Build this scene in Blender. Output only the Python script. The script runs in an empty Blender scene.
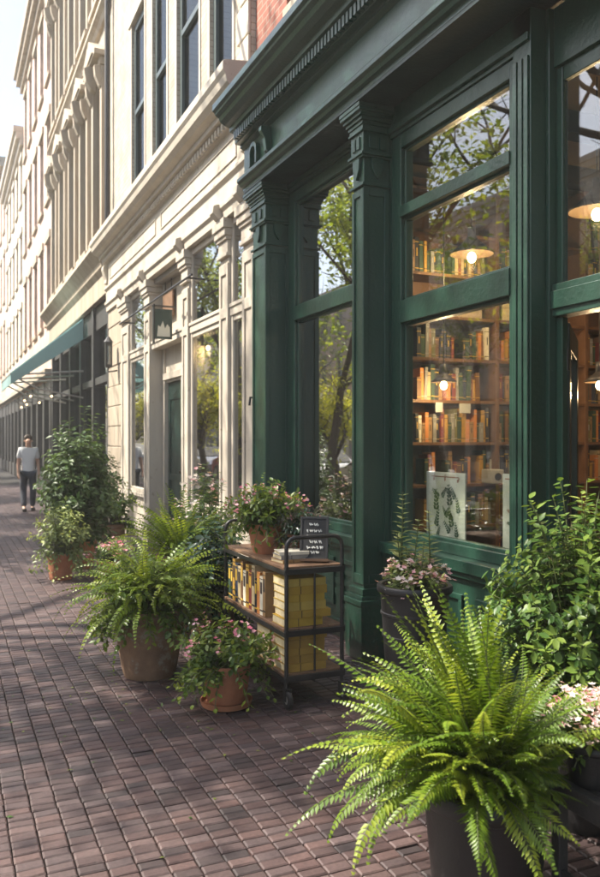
import bpy, bmesh, math, random
from mathutils import Vector, Matrix, noise as mnoise
R = random.Random(7)
PI = math.pi
sc = bpy.context.scene
COL = sc.collection
W = {}          # world location of every object made here

# ------------------------------------------------------------------ mesh builder
class MB:
    def __init__(s): s.v=[]; s.f=[]; s.t=[]; s.m=[]
    def add(s, vs, fs, t=0.5, m=0):
        b=len(s.v); s.v.extend(tuple(v) for v in vs)
        for f in fs:
            s.f.append(tuple(i+b for i in f)); s.t.append(t); s.m.append(m)
        return s
    def box(s, x0,x1,y0,y1,z0,z1, t=0.5, m=0):
        return s.add([(x0,y0,z0),(x1,y0,z0),(x1,y1,z0),(x0,y1,z0),(x0,y0,z1),(x1,y0,z1),(x1,y1,z1),(x0,y1,z1)],
          [(0,3,2,1),(4,5,6,7),(0,1,5,4),(1,2,6,5),(2,3,7,6),(3,0,4,7)], t, m)
    def obox(s, c, ux, uy, uz, t=0.5, m=0):          # oriented box: centre and half vectors
        c=Vector(c); ux=Vector(ux); uy=Vector(uy); uz=Vector(uz)
        vs=[c+a*ux+b*uy+d*uz for d in (-1,1) for (a,b) in ((-1,-1),(1,-1),(1,1),(-1,1))]
        return s.add(vs,[(0,3,2,1),(4,5,6,7),(0,1,5,4),(1,2,6,5),(2,3,7,6),(3,0,4,7)],t,m)
    def prism(s, prof, y0, y1, t=0.5, m=0):          # (x,z) outline pushed along y
        n=len(prof); vs=[(x,y0,z) for x,z in prof]+[(x,y1,z) for x,z in prof]
        fs=[(i,(i+1)%n,n+(i+1)%n,n+i) for i in range(n)]+[tuple(range(n-1,-1,-1)),tuple(range(n,2*n))]
        return s.add(vs,fs,t,m)
    def prismx(s, prof, x0, x1, t=0.5, m=0):         # (y,z) outline pushed along x
        n=len(prof); vs=[(x0,y,z) for y,z in prof]+[(x1,y,z) for y,z in prof]
        fs=[(i,(i+1)%n,n+(i+1)%n,n+i) for i in range(n)]+[tuple(range(n-1,-1,-1)),tuple(range(n,2*n))]
        return s.add(vs,fs,t,m)
    def lathe(s, prof, c=(0,0,0), n=24, t=0.5, m=0, wob=0, cap=True):
        b=[];cx,cy,cz=c
        for (r,z) in prof:
            for k in range(n):
                a=2*PI*k/n; rr=r*(1+wob*math.sin(3*a+z*9)); b.append((cx+rr*math.cos(a),cy+rr*math.sin(a),cz+z))
        fs=[]
        for i in range(len(prof)-1):
            for k in range(n):
                fs.append((i*n+k,i*n+(k+1)%n,(i+1)*n+(k+1)%n,(i+1)*n+k))
        if cap:
            fs.append(tuple(range(n-1,-1,-1))); L=(len(prof)-1)*n; fs.append(tuple(L+k for k in range(n)))
        return s.add(b,fs,t,m)
    def tube(s, pts, rad, n=8, t=0.5, m=0):
        pts=[Vector(p) for p in pts]; N=len(pts)
        if not hasattr(rad,'__len__'): rad=[rad]*N
        vs=[]; prev=None
        for i,p in enumerate(pts):
            d=(pts[min(i+1,N-1)]-pts[max(i-1,0)]).normalized()
            if prev is None: u=d.orthogonal().normalized()
            else:
                u=prev-d*prev.dot(d)
                u=u.normalized() if u.length>1e-6 else d.orthogonal().normalized()
            prev=u; w=d.cross(u)
            for k in range(n):
                a=2*PI*k/n; vs.append(p+(u*math.cos(a)+w*math.sin(a))*rad[i])
        fs=[]
        for i in range(N-1):
            for k in range(n): fs.append((i*n+k,i*n+(k+1)%n,(i+1)*n+(k+1)%n,(i+1)*n+k))
        fs.append(tuple(range(n-1,-1,-1))); fs.append(tuple((N-1)*n+k for k in range(n)))
        return s.add(vs,fs,t,m)
    def ball(s, c, r, n=10, t=0.5, m=0, sz=1):
        prof=[(max(1e-4,r*math.sin(PI*i/n)),-r*sz*math.cos(PI*i/n)) for i in range(n+1)]
        return s.lathe(prof,c,max(8,n),t,m,cap=False)
    def leaf(s, p, d, up, L, Wd, fold=0.25, t=0.5, m=0, droop=0.15):
        p=Vector(p); d=Vector(d).normalized(); up=Vector(up)
        sd=d.cross(up)
        if sd.length<1e-4: sd=d.orthogonal()
        sd.normalize(); n=sd.cross(d)
        mid=p+d*L*0.45-n*Wd*fold; tip=p+d*L-n*L*droop
        return s.add([p,p+d*L*0.42+sd*Wd*0.5,tip,p+d*L*0.42-sd*Wd*0.5,mid],[(0,1,2,4),(0,4,2,3)],t,m)
    def leaf2(s, p, d, up, L, Wd, fold=0.2, t=0.5, m=0, droop=0.2):
        p=Vector(p); d=Vector(d).normalized(); up=Vector(up); sd=d.cross(up)
        if sd.length<1e-4: sd=d.orthogonal()
        sd.normalize(); n=sd.cross(d); vs=[p]; K=((.16,.30),(.42,.50),(.72,.34))
        for f,w in K:
            c=p+d*L*f-n*(L*droop*f*f); vs+=[c+sd*Wd*w,c-n*Wd*fold*w*1.6,c-sd*Wd*w]
        vs.append(p+d*L-n*L*droop)
        return s.add(vs,[(0,1,2),(0,2,3),(1,4,5,2),(2,5,6,3),(4,7,8,5),(5,8,9,6),(7,10,8),(8,10,9)],t,m)
    def build(s, name, mats, parent=None, smooth=False, bevel=0, loc=None, ang=35, seg=2):
        me=bpy.data.meshes.new(name)
        org=Vector(W[parent.name]) if parent is not None else Vector(loc or (0,0,0))
        me.from_pydata([(x-org.x,y-org.y,z-org.z) for x,y,z in s.v],[],s.f)
        if not isinstance(mats,(list,tuple)): mats=[mats]
        for mt in mats: me.materials.append(mt)
        if len(mats)>1: me.polygons.foreach_set('material_index',s.m)
        at=me.attributes.new('tint','FLOAT','FACE'); at.data.foreach_set('value',s.t)
        if smooth:
            me.polygons.foreach_set('use_smooth',[True]*len(s.f))
            me.update(); me.set_sharp_from_angle(angle=math.radians(ang))
        me.update()
        o=bpy.data.objects.new(name,me); COL.objects.link(o)
        if parent is not None: o.parent=parent
        else: o.location=org
        W[o.name]=tuple(org)
        if bevel:
            b=o.modifiers.new('bevel','BEVEL'); b.width=bevel; b.segments=seg; b.limit_method='ANGLE'; b.angle_limit=math.radians(40)
            b.harden_normals=False
        return o

def tag(o,label,cat,group=None,kind=None):
    if label: o['label']=label
    if cat: o['category']=cat
    if group: o['group']=group
    if kind: o['kind']=kind
    return o
def thing(name,label,cat,loc=(0,0,0),group=None):
    o=bpy.data.objects.new(name,None); COL.objects.link(o); o.location=loc; o.empty_display_size=.1
    W[o.name]=tuple(loc); return tag(o,label,cat,group)
def struct(o): o['kind']='structure'; return o
def clone(root,loc,rz=0,scale=None,label=None,group=None):
    def cp(o,par):
        c=o.copy(); COL.objects.link(c)
        if par is not None: c.parent=par
        for ch in o.children: cp(ch,c)
        return c
    r=cp(root,None); r.location=loc; r.rotation_euler=(0,0,rz)
    if scale: r.scale=scale
    if label: r['label']=label
    if group: r['group']=group
    return r

# ------------------------------------------------------------------ materials
def newmat(name):
    m=bpy.data.materials.new(name); m.use_nodes=True; nt=m.node_tree; nt.nodes.clear()
    out=nt.nodes.new('ShaderNodeOutputMaterial'); return m,nt,out
def N(nt,t,**kw):
    n=nt.nodes.new(t)
    for k,v in kw.items():
        if k in n.inputs: n.inputs[k].default_value=v
        else: setattr(n,k,v)
    return n
def ramp(nt,fac,stops):
    r=nt.nodes.new('ShaderNodeValToRGB'); e=r.color_ramp.elements
    while len(e)<len(stops): e.new(0.5)
    for el,(p,c) in zip(e,stops): el.position=p; el.color=(*c,1)
    nt.links.new(fac,r.inputs[0]); return r.outputs[0]
def mix(nt,fac,a,b,mode='MIX'):
    n=nt.nodes.new('ShaderNodeMix'); n.data_type='RGBA'; n.blend_type=mode
    for s,v in ((n.inputs[0],fac),(n.inputs[6],a),(n.inputs[7],b)):
        if isinstance(v,(int,float)): s.default_value=v
        elif isinstance(v,tuple): s.default_value=(*v,1)
        else: nt.links.new(v,s)
    return n.outputs[2]
def surf(name, c1, c2=None, rough=.5, scale=6, bump=.1, bscale=60, spec=.5, metal=0, wear=None, wscale=9, wamt=.62, streak=False, tint=None, coat=0, splash=None):
    """painted / stone surface: two colours mottled by noise, optional worn patches, fine bump"""
    m,nt,out=newmat(name); L=nt.links
    b=N(nt,'ShaderNodeBsdfPrincipled'); L.new(b.outputs[0],out.inputs[0])
    tc=N(nt,'ShaderNodeTexCoord'); geo=N(nt,'ShaderNodeNewGeometry')
    vec=geo.outputs['Position'] if streak!='obj' else tc.outputs['Object']
    n1=N(nt,'ShaderNodeTexNoise',Scale=scale,Detail=6.0,Roughness=.6); 
    if streak is True:
        mp=N(nt,'ShaderNodeMapping'); mp.inputs['Scale'].default_value=(1,1,.18); L.new(vec,mp.inputs[0]); L.new(mp.outputs[0],n1.inputs[0])
    else: L.new(vec,n1.inputs[0])
    c2=c2 or tuple(x*.75 for x in c1)
    col=ramp(nt,n1.outputs[0],[(.32,c1),(.68,c2)])
    if tint:
        a=N(nt,'ShaderNodeAttribute',attribute_name='tint'); col=mix(nt,.55,col,ramp(nt,a.outputs['Fac'],tint))
    if wear:
        n2=N(nt,'ShaderNodeTexNoise',Scale=wscale,Detail=9.0,Roughness=.72); L.new(vec,n2.inputs[0])
        f=ramp(nt,n2.outputs[0],[(wamt,(0,0,0)),(wamt+.06,(1,1,1))]); col=mix(nt,f,col,wear)
    if splash:                                   # mud splashed up from the pavement, rough-edged
        sp=N(nt,'ShaderNodeSeparateXYZ'); L.new(geo.outputs['Position'],sp.inputs[0]); n4=N(nt,'ShaderNodeTexNoise',Scale=24.0,Detail=8.0,Roughness=.75); L.new(geo.outputs['Position'],n4.inputs[0])
        m4=N(nt,'ShaderNodeMath',operation='MULTIPLY_ADD'); L.new(sp.outputs['Z'],m4.inputs[0]); m4.inputs[1].default_value=-.45; L.new(n4.outputs[0],m4.inputs[2])
        col=mix(nt,ramp(nt,m4.outputs[0],[(.40,(0,0,0)),(.56,(.75,.75,.75))]),col,splash)
    L.new(col,b.inputs['Base Color'])
    n3=N(nt,'ShaderNodeTexNoise',Scale=bscale,Detail=4.0); L.new(vec,n3.inputs[0])
    mr=N(nt,'ShaderNodeMapRange'); mr.inputs[3].default_value=max(.05,rough-.12); mr.inputs[4].default_value=min(1,rough+.12)
    L.new(n1.outputs[0],mr.inputs[0]); L.new(mr.outputs[0],b.inputs['Roughness'])
    b.inputs['Metallic'].default_value=metal; b.inputs['Specular IOR Level'].default_value=spec
    b.inputs['Coat Weight'].default_value=coat
    if bump:
        bp=N(nt,'ShaderNodeBump',Strength=bump,Distance=.01); L.new(n3.outputs[0],bp.inputs['Height']); L.new(bp.outputs[0],b.inputs['Normal'])
    return m
def leafmat(name, dark, mid, light, rough=.38, trans=.35, spec=.5, tmul=(1.0,.95,.45)):
    m,nt,out=newmat(name); L=nt.links
    a=N(nt,'ShaderNodeAttribute',attribute_name='tint')
    col=ramp(nt,a.outputs['Fac'],[(0,dark),(.5,mid),(1,light)])
    b=N(nt,'ShaderNodeBsdfPrincipled',Roughness=rough); L.new(col,b.inputs['Base Color']); b.inputs['Specular IOR Level'].default_value=spec
    tr=N(nt,'ShaderNodeBsdfTranslucent'); tcol=mix(nt,1.0,col,tmul,'MULTIPLY')
    g=N(nt,'ShaderNodeGamma'); g.inputs[1].default_value=.85; L.new(tcol,g.inputs[0]); L.new(g.outputs[0],tr.inputs[0])
    mx=N(nt,'ShaderNodeMixShader'); mx.inputs[0].default_value=trans
    L.new(b.outputs[0],mx.inputs[1]); L.new(tr.outputs[0],mx.inputs[2]); L.new(mx.outputs[0],out.inputs[0]); return m
def glassmat(name, f0=.05, tintc=(.93,.96,.94), gain=1.0):
    m,nt,out=newmat(name); L=nt.links
    geo=N(nt,'ShaderNodeNewGeometry'); dp=N(nt,'ShaderNodeVectorMath',operation='DOT_PRODUCT')
    L.new(geo.outputs['Incoming'],dp.inputs[0]); L.new(geo.outputs['Normal'],dp.inputs[1])
    ab=N(nt,'ShaderNodeMath',operation='ABSOLUTE'); L.new(dp.outputs['Value'],ab.inputs[0])
    om=N(nt,'ShaderNodeMath',operation='SUBTRACT'); om.inputs[0].default_value=1; L.new(ab.outputs[0],om.inputs[1])
    pw=N(nt,'ShaderNodeMath',operation='POWER'); pw.inputs[1].default_value=5; L.new(om.outputs[0],pw.inputs[0])
    ma=N(nt,'ShaderNodeMath',operation='MULTIPLY_ADD'); ma.inputs[1].default_value=(1-f0)*gain; ma.inputs[2].default_value=f0; ma.use_clamp=True; L.new(pw.outputs[0],ma.inputs[0])
    tr=N(nt,'ShaderNodeBsdfTransparent'); tr.inputs[0].default_value=(*tintc,1)
    gl=N(nt,'ShaderNodeBsdfGlossy',Roughness=.004)
    nz=N(nt,'ShaderNodeTexNoise',Scale=1.3,Detail=1.0); L.new(geo.outputs['Position'],nz.inputs[0])
    bp=N(nt,'ShaderNodeBump',Strength=.05,Distance=.02); L.new(nz.outputs[0],bp.inputs['Height']); L.new(bp.outputs[0],gl.inputs['Normal'])
    mx=N(nt,'ShaderNodeMixShader'); L.new(ma.outputs[0],mx.inputs[0]); L.new(tr.outputs[0],mx.inputs[1]); L.new(gl.outputs[0],mx.inputs[2]); L.new(mx.outputs[0],out.inputs[0]); return m
def emit(name,c,s):
    m,nt,out=newmat(name); e=N(nt,'ShaderNodeEmission'); e.inputs[0].default_value=(*c,1); e.inputs[1].default_value=s; nt.links.new(e.outputs[0],out.inputs[0]); return m

M={}
M['green']=surf('green_paint',(.015,.056,.036),(.011,.041,.027),rough=.34,scale=3,bump=.25,bscale=35,wear=(.05,.10,.075),wscale=16,wamt=.63,streak=True,spec=.75,splash=(.055,.05,.038))
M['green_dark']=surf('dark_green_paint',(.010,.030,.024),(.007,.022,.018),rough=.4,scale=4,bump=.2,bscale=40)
M['white']=surf('cream_paint',(.53,.475,.395),(.43,.375,.305),rough=.6,scale=3,bump=.3,bscale=30,splash=(.17,.14,.105),wear=(.27,.20,.14),wscale=11,wamt=.62,streak=True)
M['stone']=surf('cream_stone',(.44,.375,.29),(.31,.25,.185),rough=.8,scale=3.5,bump=.5,bscale=25,wear=(.26,.20,.15),wscale=7,wamt=.63,streak=True)
M['teal_frame']=surf('slate_green_sash_paint',(.06,.085,.085),(.045,.065,.066),rough=.45,bump=.1)
M['black']=surf('black_metal',(.018,.017,.017),(.03,.027,.025),rough=.42,bump=.15,bscale=90,spec=.5)
M['bench']=surf('worn_bench_metal',(.040,.038,.037),(.060,.055,.052),rough=.38,bump=.2,bscale=80,wear=(.11,.095,.085),wscale=18,wamt=.64)
M['blackpot']=surf('charcoal_pot',(.012,.012,.013),(.017,.016,.017),rough=.45,scale=9,bump=.12,bscale=80)
M['terra']=surf('terracotta',(.44,.175,.085),(.34,.125,.06),rough=.75,scale=9,bump=.3,bscale=50,wear=(.50,.30,.20),wscale=9,wamt=.62,streak='obj')
M['terra_old']=surf('weathered_terracotta',(.25,.15,.085),(.15,.085,.05),rough=.85,scale=8,bump=.4,bscale=40,wear=(.24,.20,.15),wscale=6,wamt=.56,streak='obj')
M['soil']=surf('soil',(.03,.02,.014),(.02,.013,.009),rough=.95,bump=1,bscale=60)
M['wood']=surf('shelf_wood',(.17,.085,.038),(.11,.052,.022),rough=.6,scale=7,bump=.2)
M['wood_old']=surf('cart_board',(.23,.13,.07),(.14,.075,.042),rough=.65,scale=12,bump=.4,bscale=40,streak='obj')
M['plaster']=surf('warm_plaster',(.36,.28,.19),(.30,.23,.15),rough=.85,scale=2,bump=.2)
M['ceil']=surf('shop_ceiling',(.55,.42,.28),(.45,.33,.21),rough=.85,scale=2,bump=.2)
M['floorwood']=surf('shop_floor',(.16,.085,.045),(.11,.055,.03),rough=.4,scale=4,bump=.1)
M['beam']=surf('dark_beam',(.05,.03,.02),(.03,.02,.014),rough=.7)
M['paper']=surf('poster_paper',(.66,.65,.56),(.60,.58,.48),rough=.8,scale=3,bump=.05)
M['inkg']=surf('leaf_print_green',(.06,.11,.06),(.04,.08,.06),rough=.8,bump=0)
M['inkr']=surf('print_rust',(.32,.13,.07),(.25,.10,.06),rough=.8,bump=0)
M['inky']=surf('print_yellow',(.62,.40,.05),(.55,.33,.04),rough=.8,bump=0)
M['pages']=surf('page_edges',(.62,.53,.33),(.52,.42,.24),rough=.9,scale=30,bump=.3,bscale=200)
M['asphalt']=surf('asphalt',(.055,.054,.053),(.042,.041,.04),rough=.85,scale=8,bump=.6,bscale=120)
M['concrete']=surf('concrete',(.33,.31,.28),(.26,.24,.21),rough=.85,scale=2,bump=.4,bscale=60)
M['earth']=surf('earth',(.12,.11,.08),(.09,.08,.06),rough=.95)
M['chalk']=surf('chalk',(.72,.72,.68),(.6,.6,.56),rough=.9,bump=0)
M['board']=surf('chalkboard_slate',(.012,.012,.013),(.019,.019,.020),rough=.75,scale=14,bump=.1)
M['bark']=surf('bark',(.09,.07,.052),(.05,.038,.028),rough=.9,scale=14,bump=.9,bscale=30)
M['skin']=surf('skin',(.50,.30,.21),(.45,.26,.18),rough=.5,bump=.05)
M['shirt']=surf('white_cotton',(.75,.75,.74),(.68,.68,.68),rough=.85,bump=.2)
M['trouser']=surf('dark_trousers',(.05,.055,.07),(.04,.043,.055),rough=.85,bump=.2)
M['hair']=surf('brown_hair',(.06,.035,.02),(.04,.025,.015),rough=.6,bump=.4)
M['awning']=leafmat('teal_canvas',(.46,.64,.64),(.46,.64,.64),(.46,.64,.64),rough=.8,trans=.45,spec=.2,tmul=(1.0,1.0,1.0))
M['darkshop']=surf('dark_shop_paint',(.045,.043,.042),(.03,.028,.028),rough=.55,scale=4,bump=.2)
M['rod']=surf('pale_metal_rod',(.45,.42,.38),(.36,.33,.30),rough=.4,metal=.4)
M['glass']=glassmat('window_glass',f0=.14,gain=.9); M['glass_side']=glassmat('old_window_glass',f0=.52,gain=.9,tintc=(.72,.75,.73))
M['glass_dark']=glassmat('upper_window_glass',f0=.05,tintc=(.55,.62,.62),gain=.32)
M['bulb']=emit('lit_bulb',(1,.70,.34),22)
M['bulb_small']=emit('lit_small_bulb',(1,.66,.3),3.5)
M['shade_in']=surf('brass_shade_inside',(.045,.026,.010),(.035,.02,.008),rough=.55,metal=.2,bump=.05)
M['white_card']=surf('white_card',(.42,.42,.40),(.38,.38,.36),rough=.8,bump=0)
M['lead']=surf('shop_sign_green',(.035,.06,.05),(.03,.05,.042),rough=.5)
M['rust']=surf('rusty_metal',(.22,.09,.045),(.13,.055,.03),rough=.8,bump=.4)

# red brick wall: procedural brick pattern
def brickmat(name,c1,c2,mortar,scale=1.0,axis='yz'):
    m,nt,out=newmat(name); L=nt.links
    b=N(nt,'ShaderNodeBsdfPrincipled',Roughness=.85); L.new(b.outputs[0],out.inputs[0])
    geo=N(nt,'ShaderNodeNewGeometry'); sp=N(nt,'ShaderNodeSeparateXYZ'); L.new(geo.outputs['Position'],sp.inputs[0])
    cb=N(nt,'ShaderNodeCombineXYZ'); L.new(sp.outputs['Y'],cb.inputs[0]); L.new(sp.outputs['Z'],cb.inputs[1])
    br=N(nt,'ShaderNodeTexBrick'); br.inputs['Scale'].default_value=scale; br.inputs['Brick Width'].default_value=.22; br.inputs['Row Height'].default_value=.075
    br.inputs['Mortar Size'].default_value=.006; br.inputs['Mortar Smooth'].default_value=.1; br.inputs['Bias'].default_value=0
    for k,c in (('Color1',c1),('Color2',c2),('Mortar',mortar)): br.inputs[k].default_value=(*c,1)
    L.new(cb.outputs[0],br.inputs['Vector'])
    nz=N(nt,'ShaderNodeTexNoise',Scale=2.5,Detail=8.0); L.new(geo.outputs['Position'],nz.inputs[0])
    col=mix(nt,1.0,br.outputs['Color'],ramp(nt,nz.outputs[0],[(.3,(.7,.7,.7)),(.7,(1.15,1.12,1.1))]),'MULTIPLY')
    L.new(col,b.inputs['Base Color'])
    bp=N(nt,'ShaderNodeBump',Strength=.6,Distance=.01,invert=True); L.new(br.outputs['Fac'],bp.inputs['Height']); L.new(bp.outputs[0],b.inputs['Normal']); return m
M['redbrick']=brickmat('red_brick',(.30,.10,.065),(.22,.075,.05),(.30,.24,.19))
M['creambrick']=brickmat('cream_painted_brick',(.46,.405,.33),(.40,.35,.28),(.30,.25,.19))
M['pinkbrick']=brickmat('pale_pink_brick',(.66,.47,.38),(.60,.42,.34),(.60,.52,.45))
M['buff']=brickmat('buff_brick',(.74,.64,.51),(.68,.58,.46),(.62,.55,.48))

# brick paving: colour by brick tint plus worn grit
def pavermat():
    m,nt,out=newmat('clay_paver'); L=nt.links
    b=N(nt,'ShaderNodeBsdfPrincipled'); L.new(b.outputs[0],out.inputs[0])
    a=N(nt,'ShaderNodeAttribute',attribute_name='tint'); geo=N(nt,'ShaderNodeNewGeometry')
    c=ramp(nt,a.outputs['Fac'],[(0,(.030,.021,.022)),(.3,(.061,.034,.032)),(.55,(.055,.038,.039)),(.8,(.076,.043,.039)),(1,(.092,.065,.064))])
    n=N(nt,'ShaderNodeTexNoise',Scale=55.0,Detail=6.0,Roughness=.7); L.new(geo.outputs['Position'],n.inputs[0])
    n2=N(nt,'ShaderNodeTexNoise',Scale=1.1,Detail=5.0); L.new(geo.outputs['Position'],n2.inputs[0])
    c=mix(nt,1.0,c,ramp(nt,n.outputs[0],[(.3,(.72,.72,.72)),(.7,(1.25,1.25,1.25))]),'MULTIPLY')
    c=mix(nt,1.0,c,ramp(nt,n2.outputs[0],[(.3,(.8,.79,.78)),(.7,(1.15,1.15,1.15))]),'MULTIPLY')
    L.new(c,b.inputs['Base Color'])
    mr=N(nt,'ShaderNodeMapRange'); mr.inputs[3].default_value=.42; mr.inputs[4].default_value=.72; L.new(n2.outputs[0],mr.inputs[0]); L.new(mr.outputs[0],b.inputs['Roughness'])
    bp=N(nt,'ShaderNodeBump',Strength=.45,Distance=.006); L.new(n.outputs[0],bp.inputs['Height']); L.new(bp.outputs[0],b.inputs['Normal']); return m
M['paver']=pavermat()
M['joint']=surf('joint_sand',(.022,.018,.016),(.014,.012,.011),rough=1,bump=.5)

M['fern']=leafmat('fern_leaf',(.03,.085,.008),(.14,.225,.016),(.46,.50,.055),rough=.4,trans=.4)
M['fern2']=leafmat('lime_fern_leaf',(.07,.14,.010),(.20,.29,.018),(.40,.44,.04),rough=.42,trans=.42)
M['bushy']=leafmat('bushy_leaf',(.025,.065,.010),(.085,.15,.018),(.25,.30,.035),rough=.4,trans=.36)
M['ivy']=leafmat('ivy_leaf',(.020,.058,.012),(.060,.125,.022),(.19,.26,.042),rough=.42,trans=.3,spec=.35)
M['dark_leaf']=leafmat('dark_shrub_leaf',(.010,.030,.018),(.024,.060,.034),(.06,.11,.05),rough=.26,trans=.18)
M['salvia']=leafmat('grey_green_leaf',(.07,.11,.04),(.19,.25,.08),(.42,.46,.17),rough=.45,trans=.3)
M['tree']=leafmat('street_tree_leaf',(.10,.17,.018),(.24,.33,.03),(.42,.46,.05),rough=.5,trans=.6)
M['young']=leafmat('young_tree_leaf',(.20,.26,.02),(.42,.44,.035),(.60,.58,.06),rough=.5,trans=.6)
M['dry']=leafmat('dry_frond',(.16,.10,.03),(.28,.19,.06),(.36,.27,.09),rough=.7,trans=.3)
M['fartree']=leafmat('far_bush_leaf',(.03,.075,.025),(.07,.13,.04),(.14,.20,.07),rough=.45,trans=.35)
M['pink']=leafmat('pink_petal',(.50,.10,.18),(.68,.26,.33),(.82,.55,.58),rough=.6,trans=.4)
M['whitepink']=leafmat('white_pink_petal',(.70,.28,.34),(.80,.62,.60),(.85,.80,.76),rough=.6,trans=.4)
M['heather']=leafmat('heather_leaf',(.03,.06,.05),(.09,.12,.09),(.30,.10,.12),rough=.6,trans=.3)
M['stem']=surf('plant_stem',(.09,.11,.035),(.06,.075,.025),rough=.6,bump=0)

# ------------------------------------------------------------------ camera helpers (layout maths only)
CX,CZ=.9140,.4057
def ground(px,py,z=0):                # a point on level z seen at photo pixel (px, py)
    Z=800*(1.6-z)/(py-440); a=(px-300)/800; return (Z*(CX*a+CZ), Z*(CX-CZ*a))
# ------------------------------------------------------------------ SETTING: ground
g=MB(); g.add([(-400,-400,-.14),(400,-400,-.14),(400,400,-.14),(-400,400,-.14)],[(0,1,2,3)])
struct(g.build('ground',M['earth']))
s=MB(); s.add([(-13,-60,-.125),(-4.5,-60,-.125),(-4.5,120,-.125),(-13,120,-.125)],[(0,1,2,3)])
struct(s.build('road',M['asphalt']))
s=MB(); s.box(-4.35,3.6,-20,110,-.135,-.02)
struct(s.build('sidewalk_bed',M['joint']))
s=MB(); s.box(-4.5,-4.352,-20,110,-.135,.0)
struct(s.build('kerb',M['concrete'],bevel=.012))
s=MB(); s.box(-17.0,-13,-20,110,-.135,0)
struct(s.build('far_sidewalk',M['concrete']))
# every clay paver with its own chamfer, tilt and tint
pv=MB(); bw,bl=.106,.060
def paver(x0,x1,y0,y1):
    t=R.random(); e=.0026; c=.006; h=R.uniform(-.0016,.001); tx=R.uniform(-.0009,.0009); ty=R.uniform(-.0009,.0009)
    if R.random()<.03: h-=R.uniform(.002,.006); tx*=2.5; ty*=2.5; t=R.choice((0,0,.05,1))
    ja=R.uniform(-.001,.001); jb=R.uniform(-.0012,.0012)
    x0+=e+ja; x1-=e-ja; y0+=e+jb; y1-=e-jb
    vs=[(x0,y0,-.021),(x1,y0,-.021),(x1,y1,-.021),(x0,y1,-.021),
        (x0,y0,h-.0045),(x1,y0,h-.0045),(x1,y1,h-.0045),(x0,y1,h-.0045),
        (x0+c,y0+c,h-tx-ty),(x1-c,y0+c,h+tx-ty),(x1-c,y1-c,h+tx+ty),(x0+c,y1-c,h-tx+ty)]
    pv.add(vs,[(8,9,10,11),(4,5,9,8),(5,6,10,9),(6,7,11,10),(7,4,8,11),(0,1,5,4),(1,2,6,5),(2,3,7,6),(3,0,4,7)],t)
y=.8; row=0
while y<30:
    big=1 if y<16 else 3                       # far rows merge by threes: too small to tell apart
    x=-2.2 if y<16 else -1.5
    off=R.uniform(-.002,.002)
    while x<3.0:
        paver(x+off,x+off+bw,y,y+bl*1)
        x+=bw
    y+=bl; row+=1
struct(pv.build('sidewalk',M['paver']))

# ------------------------------------------------------------------ GREEN BOOKSHOP FRONT
shop=thing('bookshop_building','dark green timber shopfront of the bookshop with heavy cornice and panelled pilasters','building',(3,5,0))
YE=7.46
b=MB(); b.box(2.95,3.2,5.95,6.95,4.9,5.55); b.box(2.95,3.2,6.95,YE,4.9,11); b.box(2.951,3.2,YE+.0005,7.775,5.42,11); b.box(2.95,3.2,-1,5.95,4.9,11); b.box(2.95,3.2,5.95,6.95,8.0,11)
b.build('upper_wall',M['redbrick'],shop)
b=MB(); b.box(2.90,3.19,5.90,6.946,5.552,5.64); b.build('window_sill',M['stone'],shop,bevel=.01)
w=MB(); w.box(3.03,3.1,5.952,6.03,5.642,7.99); w.box(3.03,3.1,6.87,6.948,5.642,7.99); w.box(3.03,3.1,6.03,6.87,5.642,5.73); w.box(3.03,3.1,6.03,6.87,6.8,6.87); w.box(3.03,3.1,6.03,6.87,7.92,7.99)
wo=w.build('upper_window',M['teal_frame'],shop,bevel=.006)
W[wo.name]=W[shop.name]
MB().box(3.06,3.066,6.03,6.87,5.73,6.8).box(3.06,3.066,6.03,6.87,6.87,7.92).build('pane',M['glass_dark'],wo)
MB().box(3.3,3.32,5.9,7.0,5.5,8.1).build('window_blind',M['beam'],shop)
# cornice
cor=MB()
cor.prism([(2.96,4.90),(2.40,4.865),(2.375,4.85),(2.375,4.79),(2.40,4.775),(2.405,4.755),(2.44,4.735),(2.455,4.70),(2.50,4.67),(2.55,4.655),(2.555,4.615),(2.60,4.60),(2.61,4.505),(2.665,4.50),(2.66,4.475),(2.70,4.455),(2.96,4.455)],-1,YE)
co=cor.build('cornice',M['green'],shop,bevel=.004); W[co.name]=W[shop.name]
def comb(mb,xb,xf,y0,y1,wt,pitch,z0,z1):           # one connected toothed strip
    pr=[(xb,y0)]; y=y0
    while y+wt<y1-.02:
        pr+=[(xf,y),(xf,y+wt),(xb-.006,y+wt),(xb-.006,y+pitch)]; y+=pitch
    pr+=[(xb,y)]
    n=len(pr); vs=[(x,yy,z0) for x,yy in pr]+[(x,yy,z1) for x,yy in pr]
    fs=[(i,(i+1)%n,n+(i+1)%n,n+i) for i in range(n)]
    for i in range(1,n-2,4):
        fs.append((i,i+1,n-1)) if False else None
    fs+=[tuple(range(n-1,-1,-1)),tuple(range(n,2*n))]
    mb.add(vs,fs)
d=MB(); comb(d,2.609,2.565,-.9,YE-.06,.034,.058,4.515,4.592)
dn=d.build('dentil_band',M['green'],co)
# fascia + architrave + soffit
b=MB(); b.box(2.70,2.96,-1,YE-.02,4.17,4.454); b.build('fascia',M['green'],shop)
b=MB(); b.prism([(2.96,4.169),(2.635,4.169),(2.625,4.155),(2.625,4.125),(2.65,4.11),(2.66,4.085),(2.69,4.075),(2.69,4.045),(2.96,4.045)],-1,YE-.01); b.build('architrave',M['green'],shop,bevel=.003)
b=MB(); b.box(2.965,3.3,-1,YE-.02,4.05,4.40); b.box(2.69,2.96,-1,YE-.03,4.02,4.044); b.build('soffit',M['green_dark'],shop)
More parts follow.
